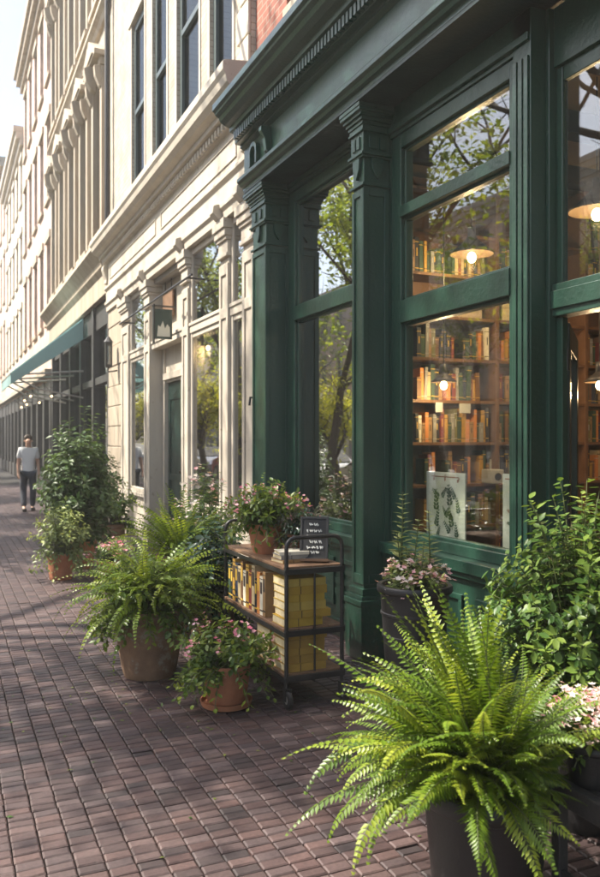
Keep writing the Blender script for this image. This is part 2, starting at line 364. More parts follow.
# end bracket (arched console) near the corner of the fascia
b=MB()
pts=[(7.10+.10*math.cos(a),4.33+.09*math.sin(a)) for a in [PI*i/10 for i in range(11)]]
out=[(7.0,4.20)]+[(7.10-.10*math.cos(PI*i/10),4.33+.09*math.sin(PI*i/10)) for i in range(11)]+[(7.2,4.20),(7.165,4.20)]+[(7.10+.065*math.cos(PI*i/10),4.32+.055*math.sin(PI*i/10)) for i in range(11)]+[(7.035,4.20)]
b.prismx(out,2.655,2.699); b.build('console',M['green'],shop,bevel=.004)
b=MB(); b.prism([(2.699,4.44),(2.60,4.43),(2.60,4.39),(2.635,4.33),(2.65,4.22),(2.68,4.19),(2.699,4.18)],6.72,6.78); b.build('console',M['green'],shop,bevel=.004)

def pilaster(x0,x1,y0,y1,mat,parent,zb=.5,zt=4.018,cap=.34,seed=0):
    """shaft with sunk panels, plinth, necking and flared capital"""
    p=MB()
    p.box(x0,x1,y0,y1,zb+.0,zt)                                         # core
    # raised borders of the street face and of the side face toward the viewer
    e=.012; mrg=min(.035,(y1-y0)*.2)
    zp0=zb+.12; zp1=zt-cap-.30
    for (a0,a1,c0,c1) in ((y0,y0+mrg,zb+.05,zp1+.05),(y1-mrg,y1,zb+.05,zp1+.05),(y0+mrg,y1-mrg,zb+.05,zp0),(y0+mrg,y1-mrg,zp1,zp1+.05)):
        p.box(x0-e,x0-.0005,a0,a1,c0,c1)
    for (a0,a1,c0,c1) in ((x0-e,x0+.035,zb+.05,zp1+.05),(x1-.045,x1,zb+.05,zp1+.05),(x0+.035,x1-.045,zb+.05,zp0),(x0+.035,x1-.045,zp1,zp1+.05)):
        p.box(a0,a1,y0-e,y0-.0005,c0,c1)
    o=p.build('pilaster',mat,parent,bevel=.003); W[o.name]=W[parent.name]
    c=MB(); z=zt
    def ring(z0,z1,g): c.box(x0-g,x1,y0-g,y1+g*.8,z0,z1)
    zs=zt
    ring(zs-.03,zs,.085); 
    for i in range(5):                                                 # cove flaring outward
        t=i/5; ring(zs-.03-.026*(i+1),zs-.03-.026*i-.0004,.08-.06*math.sin(t*PI/2))
    zc=zs-.16; ring(zc-.02,zc-.0005,.03)
    ring(zc-.17,zc-.0205,.014)
    # small bosses on the capital block
    for fy in (.3,.7):
        yy=y0+(y1-y0)*fy; c.box(x0-.026,x0-.0145,yy-.022,yy+.022,zc-.14,zc-.05)
        xx=x0+(x1-x0)*fy; c.box(xx-.03,xx+.03,y0-.026,y0-.0145,zc-.14,zc-.05)
    ring(zc-.19,zc-.1705,.034); ring(zc-.205,zc-.1905,.022)
    # carved drop below
    zo=zc-.206
    ym=(y0+y1)/2; xm=(x0+x1)/2
    c.prismx([(ym-.05,zo-.0005),(ym+.05,zo-.0005),(ym+.045,zo-.08),(ym+.02,zo-.125),(ym,zo-.15),(ym-.02,zo-.125),(ym-.045,zo-.08)],x0-.024,x0-.001)
    c.prism([(xm-.05,zo-.0005),(xm+.05,zo-.0005),(xm+.045,zo-.08),(xm+.02,zo-.125),(xm,zo-.15),(xm-.02,zo-.125),(xm-.045,zo-.08)][::-1],y0-.024,y0-.001)
    ring(zo-.205,zo-.185,.022)
    cc=c.build('capital',mat,o,bevel=.003)
    f=MB()
    def r2(z0,z1,g): f.box(x0-g,x1,y0-g,y1+g,z0,z1)
    r2(0,zb-.10,.045); r2(zb-.0995,zb-.06,.055); r2(zb-.0595,zb-.03,.035); r2(zb-.0295,zb+.02,.022)
    f.build('plinth',mat,o,bevel=.005)
    return o
pilaster(2.78,2.99,5.12,5.285,M['green'],shop)
MB().box(2.992,3.12,5.1005,5.2895,.0,4.017).build('mullion',M['green'],shop)
pilaster(2.78,3.02,7.05,7.40,M['green'],shop)
# corner board between shopfront and white neighbour
MB().box(2.83,3.05,7.402,YE,0,4.019).build('corner_board',M['green'],shop,bevel=.004)
# small iron shutter catch on the corner
b=MB(); b.tube([(2.82,7.43,2.02),(2.76,7.43,2.02),(2.75,7.43,1.94)],.012,8); b.box(2.812,2.829,7.408,7.452,1.90,2.12); b.build('shutter_catch',M['black'],shop)

def window_green(y0,y1,bars,zs,zt,name='shop_window',jl=.07,jr=.07,xf=3.0,gm='glass'):
    """frame between y0..y1; bars: (z0,z1) rails; glass at x=3.05"""
    f=MB(); x0,x1=xf,xf+.1
    f.box(x0,x1,y0,y0+jr,zs,zt); f.box(x0,x1,y1-jl,y1,zs,zt)
    f.box(x0,x1,y0+jr,y1-jl,zt-.10,zt); f.box(x0,x1,y0+jr,y1-jl,zs,zs+.07)
    for (a,c) in bars: f.box(x0-.012,x1,y0+jr-.01,y1-jl+.01,a,c); 
    # glazing beads, a step inside every light
    ed=[zs+.07]+[v for a in bars for v in a]+[zt-.10]
    for k in range(0,len(ed),2):
        a,c=ed[k],ed[k+1]; bd=.022
        f.box(x0+.028,x1-.01,y0+jr,y0+jr+bd,a,c); f.box(x0+.028,x1-.01,y1-jl-bd,y1-jl,a,c)
        f.box(x0+.028,x1-.01,y0+jr+bd,y1-jl-bd,a,a+bd); f.box(x0+.028,x1-.01,y0+jr+bd,y1-jl-bd,c-bd,c)
    o=f.build(name,M['green'],shop,bevel=.004); W[o.name]=W[shop.name]
    for k in range(0,len(ed),2):
        MB().box(xf+.048,xf+.053,y0+jr+.01,y1-jl-.01,ed[k]+.01,ed[k+1]-.01).build('pane',M[gm],o)
    # outer moulded casing
    return o
window_green(5.29,7.045,[(2.72,2.85)],.84,3.93,jl=.16,jr=.09,gm='glass_side')
window_green(3.715,5.10,[(2.44,2.60),(3.20,3.28)],.86,3.80,jl=.13,jr=.045)
# head casings over the windows, with stepped moulding
for (a,c,zz) in ((5.29,7.045,3.935),(3.56,5.10,3.805)):
    h=MB(); h.box(2.985,3.12,a,c,zz+.075,4.018); h.box(2.965,3.12,a,c,zz+.03,zz+.0745); h.box(2.99,3.12,a,c,zz,zz+.0295); h.build('head_casing',M['green'],shop,bevel=.004)
# bulkheads with sunk panels
for (a,c,top) in ((5.29,7.045,.838),(3.56,5.115,.858)):
    h=MB(); h.box(2.96,3.12,a,c,0,top-.075); h.box(2.90,3.12,a,c,top-.0745,top)
    h.box(2.925,2.959,a,c,top-.115,top-.075); h.box(2.93,2.959,a,c,0,.14)
    n=3; L=(c-a)/n
    for k in range(n):
        p0=a+k*L+.07; p1=a+(k+1)*L-.07
        h.box(2.94,2.959,p0,p1,.24,.275); h.box(2.94,2.959,p0,p1,.60,.635); h.box(2.94,2.959,p0,p0+.035,.2755,.5995); h.box(2.94,2.959,p1-.035,p1,.2755,.5995)
    for zz in (.33,.42,.51): h.box(2.952,2.959,a,c,zz,zz+.05) if a>5.2 else None
    h.build('bulkhead',M['green'],shop,bevel=.004)
# door post with grooves
p=MB(); p.box(2.985,3.19,3.555,3.71,0,4.018)
for k in range(3): p.box(2.968,2.9845,3.565+k*.048,3.565+k*.048+.034,.25,3.75)
p.box(2.955,2.9845,3.557,3.708,0,.249); p.box(3.09,3.19,3.525,3.5545,0,4.018)
p.build('door_post',M['green'],shop,bevel=.004)
# door frame, transom bar, transom light, header; far jamb out of the frame
dfr=MB(); dfr.box(3.14,3.18,3.475,3.524,0,2.285); dfr.box(3.14,3.18,3.475,3.524,2.475,3.68)
dfr.box(3.11,3.22,2.30,3.5235,2.29,2.47); dfr.box(3.095,3.1095,2.30,3.5235,2.33,2.43)
dfr.box(3.12,3.22,2.30,3.5235,3.684,4.018); dfr.box(3.14,3.18,2.3,2.344,0,2.285); dfr.box(3.14,3.18,2.3,2.344,2.475,3.68)
dfr.box(3.145,3.18,2.345,3.474,3.60,3.683)
do=dfr.build('door_frame',M['green'],shop,bevel=.004); W[do.name]=W[shop.name]
MB().box(3.158,3.163,2.345,3.474,2.472,3.60).build('pane',M['glass'],do)
# open door leaf, hinged on the post and swung inward
th=math.radians(44); hx,hy=3.20,3.515; ux,uy=math.cos(th),math.sin(th); nx,ny=-uy,ux
lf=MB()
def leafbox(s0,s1,z0,z1,t=.022): lf.obox((hx+ux*(s0+s1)/2,hy+uy*(s0+s1)/2,(z0+z1)/2),(ux*(s1-s0)/2,uy*(s1-s0)/2,0),(nx*t,ny*t,0),(0,0,(z1-z0)/2))
leafbox(0,.11,.02,2.26); leafbox(.77,.88,.02,2.26); leafbox(.1105,.7695,2.12,2.26); leafbox(.1105,.7695,.02,.30); leafbox(.1105,.7695,.95,1.07)
lo=lf.build('door',M['green_dark'],shop,bevel=.004); W[lo.name]=W[shop.name]
q=MB(); q.obox((hx+ux*.44,hy+uy*.44,1.595),(ux*.33,uy*.33,0),(nx*.003,ny*.003,0),(0,0,.525)); q.obox((hx+ux*.44,hy+uy*.44,.625),(ux*.33,uy*.33,0),(nx*.003,ny*.003,0),(0,0,.325)); q.build('pane',M['glass'],lo)
for zz in (.3,1.2,2.05): MB().lathe([(.014,-.06),(.014,.06)],(hx-.02,hy-.03,zz),10).build('hinge',M['black'],lo)
# rest of the front, right of the door
p=MB(); p.box(2.78,3.3,2.05,2.299,0,4.018); p.box(2.98,3.2,-1,2.049,0,.86); p.box(2.98,3.2,-1,2.049,3.8,4.018); p.box(2.98,3.2,-1,-.6,.861,3.799); p.box(2.98,3.2,1.95,2.049,.861,3.799); p.box(2.98,3.2,-.599,1.949,2.44,2.6)
p.build('side_bay',M['green'],shop,bevel=.005)
MB().box(3.05,3.055,-.6,1.95,.86,2.44).box(3.05,3.055,-.6,1.95,2.6,3.8).build('side_pane',M['glass'],shop)
# interior shell
q=MB(); q.box(3.05,9,-1.2,YE-.01,-.12,.004); q.build('shop_floor',M['floorwood'],shop)
q=MB(); q.box(3.3,9,-1.2,YE-.01,4.30,4.42); q.build('shop_ceiling',M['ceil'],shop)
for k in range(6): MB().box(3.31,8.99,1.0+k*1.02,1.16+k*1.02,4.12,4.299).build('ceiling_beam',M['beam'],shop)
q=MB(); q.box(3.21,9.1,YE-.04,YE-.006,0,4.3); q.box(9,9.1,-1.2,YE-.05,0,4.3); q.box(3.05,9,-1.3,-1.2,0,4.3); q.build('interior_wall',M['plaster'],shop)
q=MB(); q.box(3.2,10,-1.3,YE-.005,11,11.2); q.box(3.25,9.9,-1.3,YE-.01,4.43,4.6); q.build('roof',M['asphalt'],shop)
q=MB(); q.box(9.9,10,-1.3,YE-.01,4.6,11); q.box(3.2,9.9,-1.35,-1.301,4.6,11); q.box(3.2,9.9,YE-.05,YE-.011,4.6,11); q.build('rear_wall',M['redbrick'],shop)

# ------------------------------------------------------------------ BOOKSHOP INTERIOR
BY=6.06
SH=[.12,.46,.82,1.20,1.58,1.96,2.34,2.72,3.10,3.48,3.86]
bc=thing('bookcase','tall wooden bookcase filled with books across the back of the bookshop','bookcase',(5,6.2,0))
b=MB()
for z in SH:
    for (a,c) in ((3.621,4.679),(4.721,5.759),(5.801,6.879)): b.box(a,c,BY+.004,BY+.30,z-.028,z)
b.build('shelf',M['wood'],bc,bevel=.003)
for x in (3.60,4.70,5.78,6.90): MB().box(x-.02,x+.02,BY-.004,BY+.31,0,4.05).build('upright',M['wood'],bc,bevel=.003)
MB().box(3.6,6.92,BY+.312,BY+.33,0,4.05).build('back_panel',M['wood'],bc)
BOOKC={'cream':(.50,.39,.22),'tan':(.34,.20,.085),'mustard':(.46,.26,.045),'dark green':(.035,.07,.045),'black':(.02,.02,.022),'brown':(.17,.085,.04),
 'maroon':(.19,.03,.025),'navy':(.03,.045,.09),'orange':(.58,.22,.06),'grey':(.26,.25,.23),'ivory':(.72,.66,.52),'olive':(.16,.15,.05)}
BM={}
for k,c in BOOKC.items():
    mt=surf('book_cloth_'+k.replace(' ','_'),c,tuple(x*.82 for x in c),rough=.6,scale=20,bump=.1)
    gold=M['inky'] if k in('dark green','black','brown','maroon','navy') else (M['beam'] if k in('cream','ivory','tan','mustard') else M['white_card'])
    b=MB(); b.box(-.5,.5,-.5,.5,0,1)
    b.box(-.502,.502,-.512,-.4,.86,.88,m=1); b.box(-.12,.12,-.510,-.5005,.46,.70,m=1) if k in ('black','maroon','ivory','olive','grey','tan') else None; b.box(-.502,.502,-.512,-.4,.10,.12,m=1)
    o=b.build('book',[mt,gold]); BM[k]=o.data; bpy.data.objects.remove(o)
ORD={0:'top',1:'second',2:'third',3:'fourth',4:'fifth',5:'sixth',6:'seventh',7:'eighth',8:'ninth',9:'tenth'}
used=set()
def put_book(name_c,x,y,z,th,dp,h,lean,label,group,rz=0):
    o=bpy.data.objects.new('book',BM[name_c]); COL.objects.link(o); o.location=(x,y,z); o.scale=(th,dp,h); o.rotation_euler=(0,lean,rz)
    tag(o,label,'book',group); return o
keys=list(BOOKC); wts=[7,13,9,12,13,13,7,6,5,4,4,6]
def fill_row(x0,x1,si,zone,gapp=.025,density=1):
    z=SH[si]+.001; x=x0; row=[]
    while x<x1-.02:
        if R.random()<gapp and len(row)>2: x+=R.uniform(.04,.12); continue
        th=R.uniform(.028,.045); 
        if x+th>x1: break
        h=R.uniform(.17,.32); row.append((x+th/2,th,h)); x+=th+.0015
    cols=[]
    o_=ORD[len(SH)-1-si]
    for i in range(len(row)):
        for tr in range(60):
            c=R.choices(keys,wts)[0]
            if i==0: break
            if cols[-1]==c: continue
            if i==1: break
            lab=(cols[-2],cols[-1],c,si,zone)
            if lab not in used: break
        if i>=2: used.add((cols[-2],cols[-1],c,si,zone))
        cols.append(c)
    zn={'L':'left of divider','M':'right of divider','D':'in doorway'}[zone]
    for i,(xx,th,h) in enumerate(row):
        if 0<i<len(row)-1: lab=f'{cols[i]} book between {cols[i-1]} and {cols[i+1]}, {o_} shelf from top {zn}'
        elif i==0: lab=f'{cols[i]} book at left end, {o_} shelf from top {zn}'
        else: lab=f'{cols[i]} book at right end, {o_} shelf from top {zn}'
        dp=R.uniform(.15,.2)
        put_book(cols[i],xx,BY+.02+dp/2+R.uniform(0,.03),z,th,dp,h,(R.uniform(-.05,.05) if R.random()<.25 else 0),lab,'books on the bookshop shelves')
fill_row(3.93,4.66,2,'L',.12); fill_row(3.93,4.66,3,'L',.1)
for si in (4,5,6): fill_row(3.84,4.66,si,'L')
fill_row(3.80,4.62,8,'L',.08)
for si in (1,2,3): fill_row(4.73,5.1,si,'M',.1)
for si in (4,5,6): fill_row(4.73,5.16,si,'M')
fill_row(4.74,5.1,8,'M')
for si in (3,4,5,6,8,9): fill_row(5.81,6.42,si,'D',.04)
# boxes, jars and cards among the books
for i,(x,w_,h_,c_,lb) in enumerate([(4.02,.30,.17,'wood','wide plain card storage box on the shelf above the books, left of another'),(4.38,.34,.20,'plaster','pale card storage box beside a wide brown box above the books'),(4.90,.22,.16,'pages','small cream box right of the bookcase divider above the books')]):
    q=MB(); q.box(x-w_/2,x+w_/2,BY+.03,BY+.27,2.721,2.721+h_*.75); r_=thing('storage_box',lb,'box',(x,BY+.15,2.721))
    q.build('box_body',M[c_],r_,bevel=.004); q=MB(); q.box(x-w_/2-.005,x+w_/2+.005,BY+.025,BY+.275,2.7215+h_*.75,2.721+h_); q.build('box_lid',M[c_],r_,bevel=.004)
for (x,z,lb) in ((4.05,1.925,'white price card hanging from shelf edge beneath the small pendant lamp'),(4.33,1.92,'wide white card on shelf edge near the middle of the window'),(5.0,2.69,'white card on the uppermost shelf edge right of the divider'),(5.02,2.31,'white card on shelf edge right of divider below another card'),(5.0,1.93,'lowest of three white cards on shelf edges right of the divider')):
    w_=.075 if z!=1.92 else .12
    q=MB(); q.box(x-w_/2,x+w_/2,BY-.012,BY-.006,z-.075,z+.012); tag(q.build('price_card',M['white_card'],loc=(x,BY,z-.075)),lb,'card',)
q=thing('white_radio','boxy white device with round dark dial on a low shelf between the two posters','device',(4.62,BY-.06,1.20))
MB().box(4.55,4.69,BY-.11,BY+.05,1.201,1.33).build('case',M['white_card'],q,bevel=.008)
MB().prism([(4.62+.035*math.cos(a),1.265+.035*math.sin(a)) for a in [2*PI*i/16 for i in range(16)]][::-1],BY-.118,BY-.1105).build('dial',M['black'],q)
MB().box(4.66,4.70,BY+.06,BY+.10,1.2,1.42).build('aerial_block',M['white_card'],q)
# posters standing in the window
def poster(y0,y1,z0,z1,label,seed):
    r=random.Random(seed); t=thing('botanical_poster',label,'poster',(3.19,(y0+y1)/2,z0))
    MB().box(3.185,3.197,y0,y1,z0,z1).build('sheet',M['paper'],t,bevel=.002)
    g=MB(); ru=MB(); H=z1-z0; Wd=y1-y0
    def sprig(cy,cz,s,mb,ang):
        pts=[]; 
        for k in range(7):
            tt=k/6; pts.append((cy+s*tt*math.cos(ang)*.8,cz+s*tt*math.sin(ang)))
        for k in range(1,7):
            for sd in (-1,1):
                aa=ang+sd*.9; l=s*.30*(1.1-k/9)
                p=pts[k]; w=l*.3
                mb.add([(3.1835,p[0],p[1]),(3.1835,p[0]+l*.5*math.cos(aa)-w*math.sin(aa),p[1]+l*.5*math.sin(aa)+w*math.cos(aa)),(3.1835,p[0]+l*math.cos(aa),p[1]+l*math.sin(aa)),(3.1835,p[0]+l*.5*math.cos(aa)+w*math.sin(aa),p[1]+l*.5*math.sin(aa)-w*math.cos(aa))],[(0,1,2,3)])
        for k in range(6):
            a,c=pts[k],pts[k+1]; mb.add([(3.1838,a[0]-.0015,a[1]),(3.1838,a[0]+.0015,a[1]),(3.1838,c[0]+.0015,c[1]),(3.1838,c[0]-.0015,c[1])],[(0,1,2,3)])
    if Wd>.4:
        for (fy,fz,s,an) in ((.62,.62,.13,.5),(.60,.64,.10,2.4),(.36,.5,.16,1.4),(.72,.42,.16,1.5),(.3,.22,.15,1.2),(.35,.16,.12,.7),(.75,.2,.14,1.9)):
            sprig(y0+Wd*fy,z0+H*fz,s,g,an)
        for k in range(9): sprig(y0+Wd*r.uniform(.12,.9),z0+H*r.uniform(.08,.72),r.uniform(.07,.12),g,r.uniform(.3,2.8))
        for fy in (.2,.5,.8): sprig(y0+Wd*fy,z0+H*.87,.05,ru,r.uniform(0,3))
        ru.box(3.1836,3.1845,y0+Wd*.15,y0+Wd*.85,z1-.035,z1-.028)
    else:
        for k in range(6): sprig(y0+Wd*.70,z0+H*(.12+.14*k),.06,[g,ru][k%2],r.uniform(0,3))
        ru.box(3.1836,3.1845,y0+Wd*.45,y0+Wd*.92,z1-.035,z1-.028)
    g.build('leaf_drawing',M['inkg'],t); ru.build('flower_drawing',M['inkr'],t)
    MB().box(3.198,3.21,y0+.02,y1-.02,z0,z1-.03).build('backing_board',M['wood'],t)
poster(4.45,4.92,.87,1.375,'wide cream poster of green plant drawings standing left in the bookshop window',1)
poster(3.74,4.055,.87,1.39,'narrow cream poster strip with small plant drawings beside the door post',2)
# pendant lamps
def pendant(loc,rad,label,top=4.29,energy=40,cls='pendant_lamp',shade='black',drop=.55):
    x,y,z=loc; t=thing('pendant_lamp',label,'lamp',(x,y,z))
    s=MB(); s.lathe([(.028,.17*rad/.2+.06),(.03,.17*rad/.2),(rad*.25,.13*rad/.2),(rad*.62,.06*rad/.2),(rad,0)],(x,y,z),28,cap=False)
    so=s.build('lamp_shade',M[shade],t,smooth=True); md=so.modifiers.new('t','SOLIDIFY'); md.thickness=.004
    MB().lathe([(.024,.165*rad/.2),(rad*.23,.12*rad/.2),(rad*.60,.052*rad/.2),(rad*.97,-.004)],(x,y,z),28,cap=False).build('shade_lining',M['shade_in'],t,smooth=True)
    MB().tube([(x,y,z+.17*rad/.2+.05),(x,y,top)],.006,6).build('cord',M['black'],t)
    br=.028+.12*rad; MB().ball((x,y,z-.03),br*.72,12,sz=1.25).build('bulb',M['bulb'],t,smooth=True)
    if energy:
        l=bpy.data.lights.new('bulb_light','POINT'); l.energy=energy; l.color=(1,.68,.36); l.shadow_soft_size=.03
        lo=bpy.data.objects.new('bulb_light',l); COL.objects.link(lo); lo.parent=t; lo.location=(0,0,-.05-br*1.3)
    return t
pendant((4.04,5.55,3.16),.185,'wide dark pendant lamp seen in the pane above the window rail',energy=15)
pendant((3.93,5.80,2.10),.11,'small dark pendant lamp hanging low in front of the bookshelves, left',energy=6)
pendant((4.42,4.53,3.30),.21,'big dark pendant lamp above the bookshop door, cut by the photo edge',energy=15)
pendant((4.83,4.92,2.07),.12,'small pendant lamp low in the bookshop doorway at the photo edge',energy=6)

# ------------------------------------------------------------------ WHITE NEIGHBOUR
wh=thing('cream_building','cream painted shop building with tall thin columns next to the green shopfront','building',(3,11.5,0))
Y0,Y1=7.475,15.4
cor=MB()
cor.prism([(3.0,5.40),(2.52,5.34),(2.49,5.325),(2.49,5.24),(2.515,5.20),(2.53,5.13),(2.58,5.08),(2.66,5.05),(2.665,5.0),(2.72,4.985),(2.735,4.90),(2.775,4.88),(2.785,4.86),(2.785,4.50),(2.765,4.48),(2.765,4.44),(2.80,4.41),(2.80,4.22),(2.77,4.20),(2.77,4.15),(2.80,4.12),(2.805,4.03),(3.0,4.03)],Y0,Y1)
co=cor.build('cornice',M['white'],wh,bevel=.005); W[co.name]=W[wh.name]
q=MB(); comb(q,2.733,2.70,Y0+.1,Y1-.1,.05,.11,4.905,4.975)
q.build('dentil_band',M['white'],co)
for (a,c) in ((7.9,11.1),(11.4,14.9)):
    q=MB(); q.box(2.772,2.784,a,c,4.56,4.585); q.box(2.772,2.784,a,c,4.78,4.805); q.box(2.772,2.784,a,a+.025,4.5855,4.7795); q.box(2.772,2.784,c-.025,c,4.5855,4.7795); q.build('frieze_panel',M['white'],co,bevel=.003)
# scrolled consoles at the frieze ends and over the columns
for yy in (7.6,15.2):
    q=MB(); q.prism([(2.784,4.86),(2.70,4.85),(2.69,4.78),(2.72,4.68),(2.75,4.60),(2.745,4.53),(2.784,4.51)],yy-.09,yy+.09); q.build('console',M['white'],wh,bevel=.01)
def wcol(y0,y1,x0=2.85,x1=3.06,pan=True):
    c=MB(); c.box(x0,x1,y0,y1,.42,3.62); m_=(y1-y0)*.2
    for (a,d_) in ((y0,y0+m_),(y1-m_,y1)): c.box(x0-.018,x0-.0005,a,d_,.5,3.55)
    c.box(x0-.018,x0-.0005,y0+m_,y1-m_,.5,.62); c.box(x0-.018,x0-.0005,y0+m_,y1-m_,3.43,3.55); c.box(x0-.018,x0-.0005,y0+m_,y1-m_,2.95,3.07)
    o=c.build('column',M['white'],wh,bevel=.006); W[o.name]=W[wh.name]
    k=MB()
    for (z0,z1,gg) in ((3.62,3.66,.03),(3.6605,3.80,.012),(3.8005,3.84,.035),(3.8405,3.92,.055),(3.9205,4.028,.075)): k.box(x0-gg-.01,x1,y0-gg*.7,y1+gg*.7,z0,z1)
    ym=(y0+y1)/2; k.prism([(x0-.09,4.028),(x0-.16,4.10),(x0-.15,4.18),(x0-.10,4.20),(x0-.051,4.20),(x0-.051,4.029)],ym-.06,ym+.06)
    k.build('capital',M['white'],o,bevel=.006)
    f=MB(); f.box(x0-.045,x1,y0-.03,y1+.03,0,.32); f.box(x0-.03,x1,y0-.02,y1+.02,.3205,.42); f.build('plinth',M['white'],o,bevel=.006)
for (a,c) in ((7.53,7.88),(8.34,8.64),(9.92,10.2),(12.02,12.38),(13.55,14.15)): wcol(a,c)
def wwin(y0,y1,zb=.75):
    f=MB(); x0,x1=2.872,3.03
    f.box(x0,x1,y0,y0+.06,zb,4.028); f.box(x0,x1,y1-.06,y1,zb,4.028); f.box(x0,x1,y0+.06,y1-.06,3.95,4.028); f.box(x0,x1,y0+.06,y1-.06,zb,zb+.08)
    f.box(2.86,x1,y0,y1,2.96,3.08); f.box(2.845,2.8595,y0,y1,3.05,3.09); f.box(2.88,x1,y0,y1,2.90,2.9595)
    o=f.build('shop_window',M['white'],wh,bevel=.005); W[o.name]=W[wh.name]
    for (a,c) in ((zb+.08,2.90),(3.08,3.95)): MB().box(2.895,2.90,y0+.06,y1-.06,a,c).build('pane',M['glass_side'],o)
    h=MB(); h.box(2.92,3.06,y0,y1,0,zb-.06); h.box(2.86,3.06,y0,y1,zb-.0595,zb-.001); h.box(2.905,2.9195,y0+.08,y1-.08,.12,.2); h.box(2.905,2.9195,y0+.08,y1-.08,zb-.22,zb-.14); h.build('bulkhead',M['white'],wh,bevel=.004)
wwin(7.882,8.338); wwin(8.642,9.918); wwin(12.382,13.548)
# weathered pier at the far end
q=MB(); 
for k in range(11):
    z0=k*.37; q.box(2.84+R.uniform(-.01,.01),3.2,14.16,15.39,z0+.006,z0+.366)
q.build('stone_pier',M['stone'],wh,bevel=.012)
# recessed entry
MB().box(2.9,3.2,10.2,12.02,3.955,4.03).build('entry_ceiling',M['concrete'],wh); MB().box(2.9,3.2,10.2,12.02,-.02,.06).build('entry_step',M['concrete'],wh)
q=MB(); q.box(3.062,3.2,12.022,12.10,.1,4.02); q.box(3.062,3.2,10.12,10.198,.1,4.02)
q.box(3.06,3.2,10.2,10.95,.061,3.954); q.box(3.06,3.2,11.88,12.02,.061,3.954); q.box(3.06,3.2,10.95,11.88,2.46,3.954); q.box(3.02,3.0595,10.85,11.98,2.50,2.60)
q.box(3.03,3.0595,10.85,10.948,.061,2.499); q.box(3.03,3.0595,11.882,11.98,.061,2.499); q.box(3.03,3.0595,10.3,11.9,3.1,3.18); q.box(3.03,3.0595,11.90,11.98,2.601,3.95)
q.build('entry_wall',M['white'],wh,bevel=.005)
q=MB(); q.box(2.87,3.03,10.2,12.02,2.97,3.07); q.box(2.855,2.869,10.2,12.02,3.05,3.09); q.build('entry_beam',M['white'],wh,bevel=.004)
q=MB(); q.box(3.09,3.14,10.96,11.87,.07,2.455); do=q.build('door',M['green_dark'],wh,bevel=.004); W[do.name]=W[wh.name]
q=MB(); q.box(3.075,3.0895,11.02,11.10,.3,2.3); q.box(3.075,3.0895,11.72,11.80,.3,2.3); q.box(3.075,3.0895,11.10,11.72,2.2,2.3); q.box(3.075,3.0895,11.10,11.72,1.0,1.1); q.box(3.075,3.0895,11.10,11.72,.3,.4); q.build('door_panel',M['green_dark'],do,bevel=.004)
MB().ball((3.06,11.06,1.15),.03,8).build('handle',M['shade_in'],do,smooth=True)
# upper wall: piers, windows
wins=[(8.35,9.17),(9.62,10.66),(11.2,12.06),(12.6,13.54)]
up=MB(); ys=[7.78]+[v for w_ in wins for v in w_]+[Y1]
for k in range(0,len(ys),2): up.box(2.90,3.2,ys[k],ys[k+1],5.42,13)
for (a,c) in wins: up.box(2.90,3.2,a,c,5.42,5.6); up.box(2.90,3.2,a,c,8.6,9.4); up.box(2.90,3.2,a,c,12.2,13)
up.build('upper_wall',M['creambrick'],wh)
for (a,c) in wins:
    for (z0,z1) in ((5.6,8.6),(9.4,12.2)):
        f=MB(); f.box(2.935,3.04,a+.001,a+.09,z0,z1); f.box(2.935,3.04,c-.09,c-.001,z0,z1); f.box(2.935,3.04,a+.09,c-.09,z0,z0+.1); f.box(2.935,3.04,a+.09,c-.09,z1-.12,z1); zm=(z0+z1)/2; f.box(2.93,3.04,a+.09,c-.09,zm-.04,zm+.04)
        o=f.build('upper_window',M['teal_frame'],wh,bevel=.006); W[o.name]=W[wh.name]
        MB().box(2.975,2.981,a+.09,c-.09,z0+.1,zm-.04).box(2.96,2.966,a+.09,c-.09,zm+.04,z1-.12).build('pane',M['glass_dark'],o)
        s=MB(); s.box(2.84,3.0,a-.06,c+.06,z0-.09,z0-.001); s.build('window_sill',M['white'],wh,bevel=.008)
        s=MB(); s.box(2.885,2.899,a-.07,a-.002,z0,z1); s.box(2.885,2.899,c+.002,c+.07,z0,z1); s.box(2.86,2.899,a-.16,c+.16,z1+.001,z1+.2); s.build('window_surround',M['white'],wh,bevel=.006)
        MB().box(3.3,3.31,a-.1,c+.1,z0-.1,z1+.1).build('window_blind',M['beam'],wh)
# rough quoins beside the green shop and drainpipe at the far end
q=MB()
for k in range(20):
    z0=5.45+k*.37; w_=.36 if k%2 else .26
    q.box(2.865,2.899,7.782,7.78+w_,z0,z0+.35)
q.build('quoin',M['white'],wh,bevel=.012)
MB().tube([(2.80,15.25,5.35),(2.80,15.25,13)],.055,10).build('drainpipe',M['black'],wh,smooth=True)
# inside and shell
q=MB(); q.box(3.07,8,Y0,10.1,-.1,.003); q.box(3.07,8,12.11,Y1,-.1,.003); q.box(3.21,8,10.1,12.11,-.1,.003); q.build('shop_floor',M['floorwood'],wh)
q=MB(); q.box(3.2,8,Y0,Y1,4.04,4.2); q.build('shop_ceiling',M['ceil'],wh)
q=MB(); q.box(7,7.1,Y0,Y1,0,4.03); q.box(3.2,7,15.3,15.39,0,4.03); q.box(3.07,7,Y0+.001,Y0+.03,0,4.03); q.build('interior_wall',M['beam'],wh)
q=MB(); q.box(3.2,9,Y0,Y1,13,13.2); q.box(8.9,9,Y0,Y1,0,13); q.box(3.21,8.9,7.79,7.88,5.4,13); q.box(3.2,8.9,Y1-.1,Y1-.01,4.25,13); q.build('rear_wall',M['buff'],wh)
pendant((3.06,9.78,2.80),.085,'glowing pendant lamp inside the tall window of the cream building',top=4.03,energy=6)
